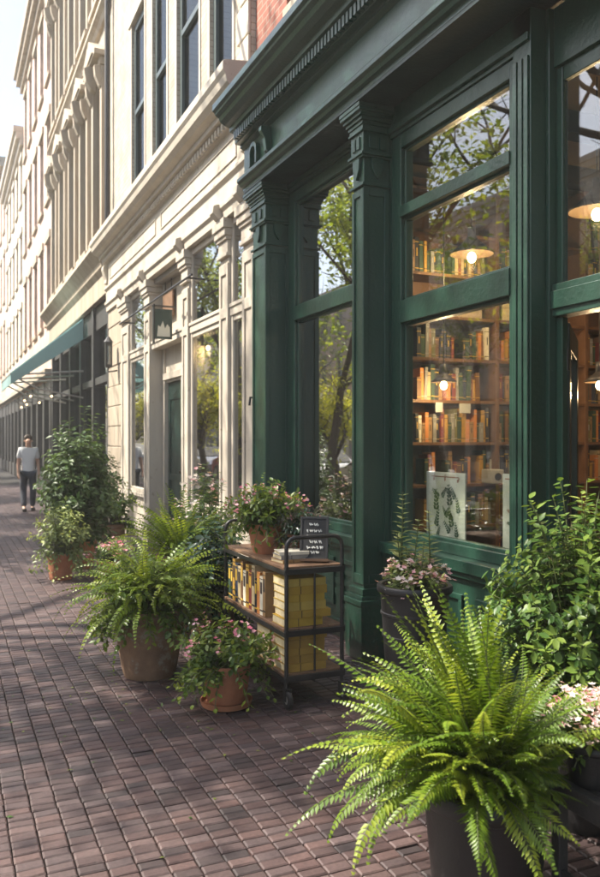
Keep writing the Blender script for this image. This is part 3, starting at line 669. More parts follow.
# hanging bits on the cream facade
t=thing('hanging_sign','small dark green sign with a pale sketch hanging on a bracket at the cream entry','sign',(2.7,10.6,2.95))
MB().box(2.57,2.81,10.585,10.615,2.96,3.36).build('board',M['lead'],t,bevel=.004)
q=MB(); q.add([(2.60,10.583,2.99),(2.78,10.583,2.99),(2.775,10.583,3.12),(2.74,10.583,3.16),(2.71,10.583,3.10),(2.68,10.583,3.20),(2.645,10.583,3.12),(2.615,10.583,3.14)],[(0,1,2,3,4,5,6,7)]); q.build('sketch',M['paper'],t)
q=MB(); q.box(2.548,2.568,10.57,10.63,2.90,3.42); q.build('side_plate',M['black'],t)
MB().tube([(2.85,10.6,3.40),(2.54,10.6,3.40)],.012,6).build('bracket',M['black'],t)
t=thing('plain_sign','brown square sign board fixed high on the wall of the recessed cream entry','sign',(3.0,11.6,3.5))
MB().box(3.0,3.028,11.3,11.85,3.40,3.82).build('board',M['wood_old'],t,bevel=.004); MB().tube([(3.014,11.4,3.82),(3.014,11.4,3.953)],.008,6).tube([(3.014,11.75,3.82),(3.014,11.75,3.953)],.008,6).build('hanger',M['black'],t)
t=tag(MB().tube([(2.62,9.0,3.52),(2.62,13.2,3.50)],.014,8).tube([(2.62,9.2,3.52),(2.84,9.2,3.52)],.012,8).tube([(2.62,13.0,3.50),(2.84,13.0,3.50)],.012,8).build('iron_rail',M['black'],loc=(2.62,11,3.5)),'thin black iron rail across the upper windows of the cream building','rail')
t=thing('wall_lantern','narrow black lantern fixed to the weathered pier beyond the cream columns','lantern',(2.7,14.5,2.9))
MB().box(2.62,2.74,14.44,14.56,2.9,3.35).build('lamp_case',M['black'],t,bevel=.01); MB().lathe([(.09,0),(.02,.1)],(2.68,14.5,3.351),8).build('cap',M['black'],t); MB().tube([(2.84,14.5,2.85),(2.68,14.5,2.82),(2.68,14.5,2.9)],.014,6).build('bracket',M['black'],t)
MB().box(2.65,2.71,14.435,14.4395,2.95,3.28).build('lamp_glass',M['glass'],t)

# ------------------------------------------------------------------ ORNATE STONE BUILDING WITH AWNING
st=thing('stone_building','ornate cream stone building with hooded tall windows above a dark shop','building',(3,20,0))
A0,A1=15.41,24.5
sw=[(16.2,17.0),(17.95,18.75),(19.75,20.55),(21.55,22.35),(23.3,24.05)]
up=MB(); ys=[A0]+[v for w_ in sw for v in w_]+[A1]
for k in range(0,len(ys),2): up.box(2.92,3.3,ys[k],ys[k+1],5.0,15)
for (a,c) in sw: up.box(2.92,3.3,a,c,5.0,5.8); up.box(2.92,3.3,a,c,8.9,10.6); up.box(2.92,3.3,a,c,13.6,15)
up.build('upper_wall',M['stone'],st)
q=MB(); q.prism([(2.92,5.35),(2.55,5.30),(2.53,5.2),(2.62,5.1),(2.70,5.0),(2.72,4.9),(2.80,4.8),(2.80,4.4),(2.92,4.4)],A0+.01,A1); q.build('shop_cornice',M['stone'],st,bevel=.01)
q=MB(); q.prism([(2.919,10.2),(2.75,10.15),(2.74,10.05),(2.82,9.98),(2.86,9.9),(2.919,9.88)],A0+.01,A1); q.build('string_course',M['stone'],st,bevel=.01)
for (a,c) in sw:
    for (z0,z1) in ((5.8,8.9),(10.6,13.6)):
        m_=(a+c)/2
        f=MB(); f.box(3.06,3.15,a,a+.07,z0,z1); f.box(3.06,3.15,c-.07,c,z0,z1); f.box(3.06,3.15,a+.07,c-.07,z0,z0+.08); f.box(3.06,3.15,a+.07,c-.07,z1-.1,z1); f.box(3.05,3.15,a+.07,c-.07,(z0+z1)/2-.04,(z0+z1)/2+.04)
        o=f.build('upper_window',M['teal_frame'],st); W[o.name]=W[st.name]
        MB().box(3.10,3.106,a+.07,c-.07,z0+.08,z1-.1).build('pane',M['glass_dark'],o)
        h=MB(); h.box(2.82,2.919,a-.2,a-.01,z0-.1,z1+.1); h.box(2.82,2.919,c+.01,c+.2,z0-.1,z1+.1)          # side pilasters
        h.box(2.78,2.919,a-.23,a+.02,z1+.101,z1+.25); h.box(2.78,2.919,c-.02,c+.23,z1+.101,z1+.25)
        h.prismx([(a-.3,z1+.252),(c+.3,z1+.252),(c+.3,z1+.36),(m_,z1+.78),(a-.3,z1+.36)],2.66,2.919)            # hood
        h.prismx([(a-.2,z1+.30),(c+.2,z1+.30),(m_,z1+.62)],2.63,2.659)
        h.prism([(2.659,z1+.25),(2.56,z1+.2),(2.60,z1-.05),(2.70,z1-.2),(2.80,z1-.25),(2.80,z1+.25)],m_-.1,m_+.1)   # keystone
        for yy in (a-.12,c+.12): h.prism([(2.82,z1+.1),(2.68,z1+.08),(2.70,z1-.12),(2.78,z1-.3),(2.82,z1-.32)],yy-.07,yy+.07)
        h.build('window_hood',M['stone'],st,bevel=.008)
        s=MB(); s.box(2.76,3.05,a-.25,c+.25,z0-.22,z0-.102); s.build('window_sill',M['stone'],st,bevel=.01)
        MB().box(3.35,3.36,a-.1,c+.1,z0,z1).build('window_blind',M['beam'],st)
MB().box(3.3,9,A0,A1,15,15.2).box(8.9,9,A0,A1,0,15).box(3.3,8.9,A0,A0+.02,4.3,15).build('rear_wall',M['buff'],st)
# dark shop below
q=MB()
for yy in (15.42,17.2,18.9,20.6,22.4,24.2): q.box(2.86,3.05,yy,yy+.22,0,4.39)
q.box(2.92,3.05,15.42,24.42,0,.7); q.box(2.90,3.05,15.42,24.42,2.75,2.9); q.box(2.92,3.05,15.42,24.42,3.9,4.39)
q.build('shop_front',M['darkshop'],st,bevel=.006)
for k,(a,c) in enumerate(((15.64,17.2),(17.42,18.9),(19.12,20.6),(20.82,22.4),(22.62,24.2))): MB().box(2.99,2.995,a,c,.7,2.75).box(2.99,2.995,a,c,2.9,3.9).build('pane',M['glass'],st)
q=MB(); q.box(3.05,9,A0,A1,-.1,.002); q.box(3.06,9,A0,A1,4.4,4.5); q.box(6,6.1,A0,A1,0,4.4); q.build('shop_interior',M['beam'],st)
# awning
aw=thing('shop_awning','short sloping pale teal canvas awning over the dark shop far along the pavement','awning',(2.2,19,3))
q=MB(); q.add([(2.84,18.4,4.32),(1.30,18.4,3.05),(1.30,21.4,3.05),(2.84,21.4,4.32)],[(0,1,2,3)])
o=q.build('canvas',M['awning'],aw); md=o.modifiers.new('t','SOLIDIFY'); md.thickness=.012
q=MB(); y=18.4
while y<21.3:
    q.add([(1.299,y,3.045),(1.299,y+.25,3.045),(1.299,y+.25,2.84),(1.299,y+.125,2.79),(1.299,y,2.84)],[(0,1,2,3,4)]); y+=.25
o=q.build('valance',M['awning'],aw); md=o.modifiers.new('t','SOLIDIFY'); md.thickness=.008
q=MB(); q.add([(2.84,18.39,4.31),(1.30,18.39,3.04),(1.30,18.39,2.80),(2.84,18.39,3.86)],[(0,1,2,3)]); o=q.build('end_flap',M['awning'],aw); md=o.modifiers.new('t','SOLIDIFY'); md.thickness=.008
for yy in (18.45,19.9,21.3):
    MB().tube([(2.85,yy,3.15),(1.34,yy,3.02)],.02,8).build('arm',M['rod'],aw,smooth=True)
    MB().tube([(2.85,yy,2.55),(1.9,yy,2.72),(1.34,yy,3.0)],.018,8).build('brace',M['rod'],aw,smooth=True)
MB().tube([(1.31,18.4,3.035),(1.31,21.4,3.035)],.022,8).build('front_bar',M['rod'],aw,smooth=True)
# string of small bulbs under the awning
sl=thing('string_lights','string of tiny warm bulbs strung under the teal awning','string lights',(2,18,2.6))
pts=[]
for k in range(33): pts.append((1.75+.15*math.sin(k*.7),15.8+k*.2,2.60-.14*abs(math.sin(k*PI/8))))
MB().tube(pts,.006,5).build('cable',M['black'],sl)
for k in range(2,32,5):
    MB().ball((pts[k][0],pts[k][1],pts[k][2]-.05),.02,8).build('bulb',M['bulb_small'],sl,smooth=True)
MB().tube([(2.85,15.75,2.62),pts[0]],.006,5).tube([(2.85,22.25,2.62),pts[-1]],.006,5).build('tie_wire',M['black'],sl)

# ------------------------------------------------------------------ FAR BUILDINGS ON THIS SIDE
def far_building(y0,y1,h,wallm,trim,label,n,xw=2.9,x1=10,storeys=3,cat='building',flip=1,shopm='darkshop'):
    """simple block: wall grid with real openings, frames, panes, sills, cornice; faces -x (flip 1) or +x (flip -1)"""
    t=thing('town_building',label,'building',(xw,(y0+y1)/2,0))
    F=lambda x: xw+flip*x
    def bx(mb,a,b_,*r): mb.box(min(F(a),F(b_)),max(F(a),F(b_)),*r)
    ww=(y1-y0)/n; zs=[4.3+k*(h-4.8)/storeys for k in range(storeys+1)]
    wall=MB()
    op=[(y0+(k+.5)*ww-.5,y0+(k+.5)*ww+.5) for k in range(n)]
    ys=[y0]+[v for o_ in op for v in o_]+[y1]
    for k in range(0,len(ys),2): bx(wall,0,.35,ys[k],ys[k+1],3.4,h)
    for (a,c) in op:
        for s_ in range(storeys):
            zb=zs[s_]+.9; zt=zs[s_+1]-.35
            bx(wall,0,.35,a,c,(3.4 if s_==0 else zs[s_]-.35),zb)
        bx(wall,0,.35,a,c,zs[storeys]-.35,h)
    wall.build('wall',wallm,t)
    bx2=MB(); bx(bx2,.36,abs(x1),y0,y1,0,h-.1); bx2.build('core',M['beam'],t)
    sh=MB()
    for k in range(n+1): yy=min(max(y0+k*ww,y0+.2),y1-.2); bx(sh,-.06,.30,yy-.2,yy+.2,0,3.399)
    bx(sh,-.03,.30,y0,y1,2.85,3.39); bx(sh,-.02,.30,y0,y1,0,.55); sh.build('shop_front',M[shopm] if isinstance(shopm,str) else shopm,t,bevel=.01)
    g=MB(); bx(g,.2,.21,y0,y1,.55,2.85); g.build('shop_pane',M['glass'],t)
    c=MB(); bx(c,-.4,.3,y0,y1,h,h+.25); bx(c,-.3,.0,y0,y1,h-.25,h-.001); bx(c,-.15,-.001,y0,y1,h-.5,h-.251); c.build('cornice',trim,t,bevel=.01); c=MB(); bx(c,-.22,-.001,y0,y1,3.5,3.7); c.build('string_course',trim,t,bevel=.01)
    for (a,c_) in op:
        for s_ in range(storeys):
            zb=zs[s_]+.9; zt=zs[s_+1]-.35
            f=MB(); bx(f,.12,.2,a,a+.07,zb,zt); bx(f,.12,.2,c_-.07,c_,zb,zt); bx(f,.12,.2,a+.07,c_-.07,zb,zb+.07); bx(f,.12,.2,a+.07,c_-.07,zt-.07,zt); bx(f,.11,.2,a+.07,c_-.07,(zb+zt)/2-.03,(zb+zt)/2+.03)
            o=f.build('window',trim,t); W[o.name]=W[t.name]
            g=MB(); bx(g,.16,.166,a+.07,c_-.07,zb+.07,zt-.07); g.build('pane',M['glass_dark'],o)
            s=MB(); bx(s,-.08,.11,a-.08,c_+.08,zb-.12,zb-.001); s.build('window_sill',trim,t); s=MB(); bx(s,-.06,-.001,a-.12,c_+.12,zt+.001,zt+.22); s.build('lintel',trim,t)
    return t
far_building(24.52,34,16,M['pinkbrick'],M['stone'],'tall pink brick building at the hazy end of the pavement row',5,x1=6)
far_building(34.02,44,14,M['buff'],M['white'],'pale buff building last in the hazy row at the photo edge',5,x1=6)
far_building(44.02,70,16,M['pinkbrick'],M['stone'],'pink brick block closing the far end of the row',10,x1=6)
far_building(-24,-1.4,14,M['redbrick'],M['stone'],'unseen red brick building added behind the camera to block skylight on the bookshop side',10,x1=6)  # added out of view to hold back skylight from the pilaster sides
# across the street (seen in the shop windows)
far_building(-8,10,9,M['buff'],M['stone'],'buff brick house across the street mirrored in the door glass',7,xw=-17,x1=6,flip=-1,storeys=2)
far_building(10.02,22,10.5,M['redbrick'],M['white'],'red brick house across the street mirrored in the large window',6,xw=-17,x1=6,flip=-1,storeys=2)
far_building(22.02,38,12.5,M['buff'],M['white'],'pale beige house across the street mirrored beside the green pilaster',8,xw=-17,x1=6,flip=-1,storeys=3,shopm='white')
far_building(38.02,56,11,M['pinkbrick'],M['stone'],'pink brick house across the street mirrored in the cream shop glass',8,xw=-17,x1=6,flip=-1,storeys=2,shopm='white')
far_building(56.02,90,13,M['buff'],M['stone'],'long buff block across the street far down the road',12,xw=-17,x1=6,flip=-1,storeys=3)

# ------------------------------------------------------------------ STREET TREES (their shade and mirror image)
def make_tree(label,seed,lobes,nleaf=9000,ls=.17,tall=5.4,lm='tree'):
    r=random.Random(seed); t=thing('street_tree',label,'tree',(0,0,0),'street trees along the kerb')
    tr=MB(); tips=[]
    def limb(p,d,L,rad,depth):
        pts=[Vector(p)]; d=Vector(d).normalized(); n=5
        for k in range(n):
            d=(d+Vector((r.uniform(-.16,.16),r.uniform(-.16,.16),r.uniform(-.04,.10)))).normalized(); pts.append(pts[-1]+d*L/n)
        tr.tube(pts,[rad*(1-.55*k/n) for k in range(n+1)],max(4,9-depth*2))
        if depth>=3: tips.extend(pts[2:]); return
        if depth>=1: tips.extend(pts[3:])
        nb=5 if depth==0 else 4
        for k in range(nb):
            st_=pts[r.randint(2 if depth else 3,n)]
            az=2*PI*(k/nb)+r.uniform(-.5,.5); el=r.uniform(.25,1.0) if depth<2 else r.uniform(-.2,.9)
            nd=Vector((math.cos(az)*math.cos(el),math.sin(az)*math.cos(el),math.sin(el)))+d*.5
            limb(st_,nd,L*r.uniform(.52,.72),rad*.5,depth+1)
    limb((0,0,-.05),(0.03,.02,1),tall,.17,0)
    # keep the limbs within the crown's reach
    tro=tr.build('trunk',M['bark'],t,smooth=True)
    cr=MB(); cl=[]
    for (lx,ly,lz,ax,ay,az_,nc) in lobes:
        for k in range(nc):
            for _ in range(60):
                p=Vector((r.uniform(-1,1),r.uniform(-1,1),r.uniform(-1,1)))
                if .25<p.length<1: break
            cl.append((Vector((lx+p.x*ax,ly+p.y*ay,lz+p.z*az_)),r.uniform(.5,.85),r.random()))
        for tp in tips:
            if ((tp.x-lx)/ax)**2+((tp.y-ly)/ay)**2+((tp.z-lz)/az_)**2<1: cl.append((tp,r.uniform(.35,.6),r.random()))
    for k in range(nleaf):
        c,rd,tn=r.choice(cl)
        p=c+Vector((r.gauss(0,.45),r.gauss(0,.45),r.gauss(0,.34)))*rd
        d=Vector((r.uniform(-1,1),r.uniform(-1,1),r.uniform(-.7,.3))); up=Vector((r.uniform(-.6,.6),r.uniform(-.6,.6),1))
        cr.leaf(p,d,up,ls*r.uniform(.7,1.3),ls*.62,.15,min(1,max(0,tn*.5+r.uniform(0,.5))))
    cr.build('crown',M[lm],t)
    return t
T1=make_tree('big unseen street tree at the kerb, crown shaped to shade the bookshop front',3,[(0,.35,11.7,1.9,3.3,2.5,60),(0,-2.0,7.45,1.1,1.0,1.0,40),(0,-1.1,6.05,1.1,1.0,.45,20)],nleaf=11500,ls=.115,tall=8.2)  # crown lobes set along sun rays: shade on front and paving, fern left open
T1.location=(-3.6,8.75,0)
T2=make_tree('lighter street tree mirrored in the upper panes of the bookshop',5,[(0,0,6.6,2.6,2.6,2.7,70)],nleaf=5200,ls=.16)
T2.location=(-3.6,14.2,0)
clone(T2,(-3.6,20.0,0),2.1,(.92,.92,.95),'slim street tree mirrored left of the green pilaster')
clone(T2,(-3.6,26.5,0),4.0,None,'street tree mirrored low in the cream shop window')
clone(T2,(-3.6,33,0),1.0,(1.1,1.1,1.05),'street tree mirrored in the widest cream window')
clone(T2,(-3.6,40,0),3.0,None,'street tree mirrored in the narrow cream window')
T3=make_tree('low bushy young tree mirrored in the lower cream shop window',9,[(0,0,3.0,1.5,1.7,2.1,55)],nleaf=4200,ls=.15,tall=2.2,lm='young')
T3.location=(-3.3,29.5,0)
clone(T3,(-4.3,20.6,0),2.2,(.7,.7,.85),'slim young tree mirrored in the left green framed window'); clone(T3,(-3.3,24,0),1.5,(.8,.8,.85),'low young tree mirrored low beside the green pilaster')
clone(T3,(-3.3,36.5,0),3.1,None,'low bushy young tree behind the silver car'); clone(T3,(-3.3,44,0),4.4,(1.1,1.1,1.1),'low bushy young tree mirrored in the narrow cream window')
clone(T2,(-3.6,-3,0),2.4,(1.1,1.1,1.1),'unseen street tree added behind the camera to cut skylight'); clone(T2,(-3.6,-10,0),.4,(1.2,1.2,1.2),'farthest unseen tree added behind the camera to cut skylight')  # both added out of view to dim faces turned toward the camera
clone(T2,(-3.6,48,0),5.2,(1.1,1.1,1.0),'farthest street tree along the kerb')
clone(T2,(-14.2,18,0),5.2,(1.1,1.1,1.0),'street tree on the opposite pavement near the red brick house')
clone(T2,(-14.2,27,0),.7,None,'street tree on the opposite pavement before the beige house')
clone(T2,(-14.2,46,0),3.3,(1.1,1.1,1.1),'street tree on the opposite pavement before the pink house')

# parked cars
def make_car(label,paint):
    t=thing('parked_car',label,'car',(0,0,-.125),'cars parked along the kerb')
    b=MB(); pr=[(-2.1,.35),(-2.15,.62),(-1.95,.86),(-1.2,.95),(-.55,1.38),(.75,1.42),(1.45,1.0),(2.05,.9),(2.15,.6),(2.1,.35)]
    low=MB(); n=len(pr)
    vs=[];
    for sgn,sx in ((-1,.86),(1,.86)):
        for (y_,z_) in pr: vs.append((sgn*(sx-(max(0,z_-.9)*.36)),y_,z_-.125))
    fs=[(i,(i+1)%n,n+(i+1)%n,n+i) for i in range(n)]+[tuple(range(n-1,-1,-1)),tuple(range(n,2*n))]
    b.add(vs,fs); b.build('body',paint,t,smooth=True,bevel=.05,seg=3)
    g=MB()
    for sgn in (-1,1):
        q=[(-1.05,.97),(-.52,1.32),(.70,1.35),(1.25,1.02)]
        v=[(sgn*(.862-(max(0,z_-.9)*.36)+.004),y_,z_-.125) for y_,z_ in q]; v+= [(a-sgn*.012,b_,c) for a,b_,c in v]
        g.add(v,[(0,1,2,3),(7,6,5,4),(0,4,5,1),(1,5,6,2),(2,6,7,3),(3,7,4,0)])
    g.obox((0,-.90,1.165-.105),(.70,0,0),(0,.30,.20),(0,-.006,.008)); g.obox((0,1.14,1.2-.10),(.70,0,0),(0,.30,-.185),(0,.006,.008))
    g.build('window',M['board'],t)
    for sx in (-.8,.8):
        for sy in (-1.35,1.35):
            w=MB(); w.lathe([(.2,-.1),(.32,-.1),(.335,-.06),(.335,.06),(.32,.1),(.2,.1)],(0,0,0),20)
            w.v=[(sx+z_,sy+y_,x_+.335-.125) for x_,y_,z_ in w.v]; wo=w.build('wheel',M['blackpot'],t,smooth=True); W[wo.name]=W[t.name]
            h=MB(); h.lathe([(.02,-.105),(.2,-.102),(.2,.102),(.02,.105)],(0,0,0),16); h.v=[(sx+z_,sy+y_,x_+.335-.125) for x_,y_,z_ in h.v]; h.build('rim',M['rod'],wo,smooth=True)
    for sx in (-.6,.6):
        MB().box(sx-.16,sx+.16,-2.19,-2.1,.52,.64).build('headlight',M['white_card'],t,bevel=.02); MB().box(sx-.16,sx+.16,2.08,2.17,.55,.67).build('tail_light',M['inkr'],t,bevel=.02)
    return t
wp=surf('white_car_paint',(.75,.75,.75),(.72,.72,.72),rough=.15,bump=0,coat=1); rp=surf('red_car_paint',(.35,.03,.025),(.33,.03,.025),rough=.15,bump=0,coat=1); gp=surf('silver_car_paint',(.4,.41,.43),(.38,.39,.41),rough=.2,metal=.7,bump=0,coat=1)
C1=make_car('white parked car mirrored in the window beside the chalkboard sign',wp); C1.location=(-5.6,25,-.125)
C2=make_car('red parked car between a white and a silver one',rp); C2.location=(-5.6,31,-.125)
C3=make_car('silver parked car mirrored in the cream shop window',gp); C3.location=(-5.6,37,-.125)
clone(C1,(-5.6,20,-.125),PI,None,'white parked car nearest along the kerb'); clone(C1,(-5.6,43,-.125),0,None,'white parked car farthest along the kerb')

# ------------------------------------------------------------------ PLANTS
def pot(t,c,rt,rb,h,mat,rim=.05,saucer=False,rimout=.015,z0=0,bands=0):
    x,y=c
    zz=z0+(.03 if saucer else 0)
    q=MB(); pr=[(rb*.96,0),(rb,.012)]
    hb=h-rim
    for k in range(1,7):
        f=k/6; pr.append((rb+(rt-rimout-rb)*(f**.9),hb*f))
        if bands and k in (4,5): pr.append((rb+(rt-rimout-rb)*(f**.9)+.008,hb*f+.004)); pr.append((rb+(rt-rimout-rb)*(f**.9)+.008,hb*f+.016)); pr.append((rb+(rt-rimout-rb)*(f**.9)+.002,hb*f+.020))
    pr+=[(rt-.004,hb+.004),(rt,hb+.012),(rt,h-.008),(rt-.006,h),(rt-.028,h),(rt-.034,h-.03),(rt-.05,h-.07)]
    o=q.lathe(pr,(x,y,zz),40,cap=True).build('pot',mat,t,smooth=True,ang=50)
    MB().lathe([(.001,h-.055),(rt-.040,h-.055)],(x,y,zz),24,cap=False).build('soil',M['soil'],t)
    if saucer:
        MB().lathe([(rb*1.15,0),(rb*1.3,.008),(rb*1.38,.04),(rb*1.32,.04),(rb*1.25,.018),(.01,.018)],(x,y,z0),32,cap=True).build('saucer',mat,t,smooth=True)
def frond(mb,rk,p,az,el,L,curl,wmax,r,tint,n=30,side=0):
    """arching rachis with paired, tapering leaflets; returns nothing"""
    pts=[Vector(p)]; e=el; a=az; lo_=r.randint(0,n) if r.random()<.3 else -9
    for k in range(n):
        f=k/n; e-=curl*(.35+1.3*f)/n; a+=side/n
        pts.append(pts[-1]+Vector((math.cos(a)*math.cos(e),math.sin(a)*math.cos(e),math.sin(e)))*(L/n))
    rk.tube(pts[::3]+[pts[-1]],[.0032*(1-.8*k/(len(pts[::3]))) for k in range(len(pts[::3])+1)],4,.5)
    twist=r.uniform(-.8,.8)
    for k in range(2,n+1):
        f=k/n; d=(pts[k]-pts[k-1]).normalized(); up0=Vector((0,0,1)); sd=d.cross(up0)
        if sd.length<.15: sd=Vector((math.sin(az),-math.cos(az),0))
        sd.normalize(); nn=sd.cross(d); sd=sd*math.cos(twist)+nn*math.sin(twist); nn=sd.cross(d)
        w=wmax*min(1,(f*3.2)**.8)*max(.10,(1-f**2.2))
        for s_ in (-1,1):
            if abs(k-lo_)<3 and s_>0 or r.random()<.03: continue      # torn or missing leaflets
            dd=sd*s_*1.0+d*(.35+.5*f)-Vector((0,0,.22+.2*r.random()))
            mb.leaf(pts[k]+nn*.001,dd,nn+Vector((0,0,.3)),w*r.uniform(.82,1.12),(L/n)*.86,.12,min(1,max(0,tint+.22*f-.12+r.uniform(-.1,.1))),droop=.12)
def fern(t,c,z,rad,n,Lr,r,mat,elr=(.1,1.35),curl=(1.1,2.1),wm=.055,name='fronds',bias=None,npin=30):
    f=MB(); rk=MB()
    for k in range(n):
        az=2*PI*k*.618+r.uniform(-.5,.5); q=k/n; el=elr[0]+(elr[1]-elr[0])*(q**.8)+r.uniform(-.25,.25)
        L=r.uniform(*Lr)*(1-.12*q); 
        if bias: L*=bias(az)
        p=(c[0]+rad*math.cos(az)*(1-q*.8)*r.random()**.5,c[1]+rad*math.sin(az)*(1-q*.8)*r.random()**.5,z)
        frond(f,rk,p,az,el,L,r.uniform(*curl),wm*r.uniform(.8,1.15),r,.18+.55*r.random()**1.3,n=npin,side=r.uniform(-.9,.9))
    f.build(name,mat,t); rk.build('stalk',M['stem'],t)
def shrub(t,c,z0,rx,ry,h,nst,nlf,ls,r,mat,name='foliage',trail=0,asp=.55,stemr=.005,flat=False,hi=False):
    """stems rising from the pot to points through the crown, leaves all along them"""
    lf=MB(); sm=MB(); ends=[]
    for k in range(nst):
        a=r.uniform(0,2*PI); rr=r.random()**.5; el=r.random()
        ex=c[0]+rx*rr*math.cos(a); ey=c[1]+ry*rr*math.sin(a); ez=z0+h*(.25+.75*(1-rr**2*.75))*r.uniform(.55,1.08)
        if trail and r.random()<trail: ez=z0-h*r.uniform(.05,.55); ex=c[0]+rx*r.uniform(.75,1.05)*math.cos(a); ey=c[1]+ry*r.uniform(.75,1.05)*math.sin(a)
        p0=Vector((c[0]+rx*.25*rr*math.cos(a),c[1]+ry*.25*rr*math.sin(a),z0-.02)); p2=Vector((ex,ey,ez))
        p1=Vector((c[0]+(ex-c[0])*.55,c[1]+(ey-c[1])*.55,max(z0+h*.35,z0+(ez-z0)*.75+.10*h)))
        pts=[]
        for i in range(7):
            s_=i/6; pts.append(p0*(1-s_)**2+p1*2*s_*(1-s_)+p2*s_*s_)
        sm.tube(pts,[stemr*(1-.7*i/6) for i in range(7)],4)
        ends.append(pts[-1]); tn=r.uniform(.15,.85)
        for j in range(nlf):
            s_=.25+.75*(j+r.random())/nlf; i=min(5,int(s_*6)); q=pts[i].lerp(pts[i+1],s_*6-i) if s_<1 else pts[-1]
            dd=(pts[i+1]-pts[i]).normalized(); a2=j*2.4+r.uniform(-.4,.4)
            o1=dd.orthogonal().normalized(); o2=dd.cross(o1)
            d=o1*math.cos(a2)+o2*math.sin(a2)+dd*.5+Vector((0,0,-.15))
            up=Vector((r.uniform(-.5,.5)+(q.x-c[0])*.8,r.uniform(-.5,.5)+(q.y-c[1])*.8,1))
            s2=ls*r.uniform(.65,1.25)*(1.1-.35*s_)
            (lf.leaf2 if hi else lf.leaf)(q+d.normalized()*ls*.15,d,up,s2,s2*asp,.2,min(1,max(0,tn*.55+.45*s_-.1+r.uniform(-.2,.25))),droop=.22)
    lf.build(name,mat,t,smooth=hi,ang=180); sm.build('stem',M['stem'],t)
    return ends
def blooms(t,pts,r,mat,size,n=5,name='blossom',clus=5,spread=.03):
    b=MB()
    for p in pts:
        for k in range(clus):
            q=Vector(p)+Vector((r.gauss(0,spread),r.gauss(0,spread),r.gauss(0,spread*.6)+.01))
            ax=Vector((r.uniform(-.7,.5),r.uniform(-.8,.4),1)).normalized(); o1=ax.orthogonal().normalized(); o2=ax.cross(o1); tn=r.random()
            for m_ in range(n):
                a=2*PI*m_/n; d=o1*math.cos(a)+o2*math.sin(a)+ax*.35
                b.leaf(q,d,ax,size*r.uniform(.85,1.15),size*.8,.1,min(1,max(0,tn+r.uniform(-.15,.15))),droop=.1)
    b.build(name,mat,t)

# --- the large fern in the foreground
c=(1.65,2.19); r=random.Random(21)
t=thing('potted_fern','huge bright green fern with arching fronds in a charcoal pot, nearest the camera','plant',(c[0],c[1],0))
pot(t,c,.215,.165,.46,M['blackpot'],rim=.06,rimout=.012)
def fbias(az):
    d=math.cos(az-math.atan2(-.4057,.914)); e_=math.cos(az-math.atan2(-.914,-.4057))   # shorter toward the bench and over the rim
    return 1-.58*max(0,d)-.22*max(0,e_)
fern(t,c,.47,.13,300,(.38,.62),r,M['fern'],elr=(.28,1.38),curl=(.6,1.7),wm=.072,npin=32,bias=fbias)
fern(t,c,.47,.10,100,(.54,.78),r,M['fern'],elr=(.75,1.5),curl=(.2,1.2),wm=.068,npin=34,name='upright_fronds',bias=lambda a_:1-.36*max(0,math.cos(a_+.42)))
# --- flower bowl and bench at the right edge
bn=thing('garden_bench','black metal slatted low bench at the right edge of the photo','bench',(2.15,1.5,0))
zt=.465
q=MB(); q.box(1.865,1.905,.9,2.12,zt-.075,zt); q.box(2.36,2.40,.9,2.12,zt-.075,zt); q.box(1.9055,2.3595,2.08,2.12,zt-.075,zt); q.box(1.9055,2.3595,.9,.94,zt-.075,zt)
q.build('top_frame',M['bench'],bn,bevel=.004)
q=MB()
for k in range(5): q.box(1.915+k*.089,1.995+k*.089,.941,2.079,zt-.022,zt-.004)
q.build('seat_slat',M['bench'],bn,bevel=.003)
for (x,y) in ((1.865,2.08),(2.36,2.08),(1.865,.9),(2.36,.9)): MB().box(x,x+.04,y,y+.04,0,zt-.0755).build('leg',M['bench'],bn,bevel=.004)
q=MB(); q.box(1.873,1.887,.94,2.08,.14,.17); q.box(2.378,2.392,.94,2.08,.14,.17); q.build('stretcher',M['bench'],bn)
c=(1.985,2.035); r=random.Random(31)
t=thing('flower_bowl','dark bowl of white and pink flowers standing on the black bench','plant',(c[0],c[1],zt))
pot(t,c,.115,.09,.14,M['blackpot'],rim=.03,z0=zt)
e=shrub(t,c,zt+.11,.17,.17,.17,46,9,.05,r,M['bushy'],trail=.15)
blooms(t,[p+Vector((0,0,.02)) for p in e if p.z>zt+.14],r,M['whitepink'],.0135,clus=10,spread=.026)
# --- big ivy-like shrub beside the door
c=(2.47,2.60); r=random.Random(41)
t=thing('leafy_shrub','tall glossy leafy shrub filling the right edge beside the bookshop door','plant',(c[0],c[1],0))
pot(t,c,.21,.16,.42,M['blackpot'],rim=.05)
shrub(t,c,.40,.43,.50,1.04,300,27,.056,r,M['ivy'],trail=.22,asp=.58,stemr=.005,hi=True)
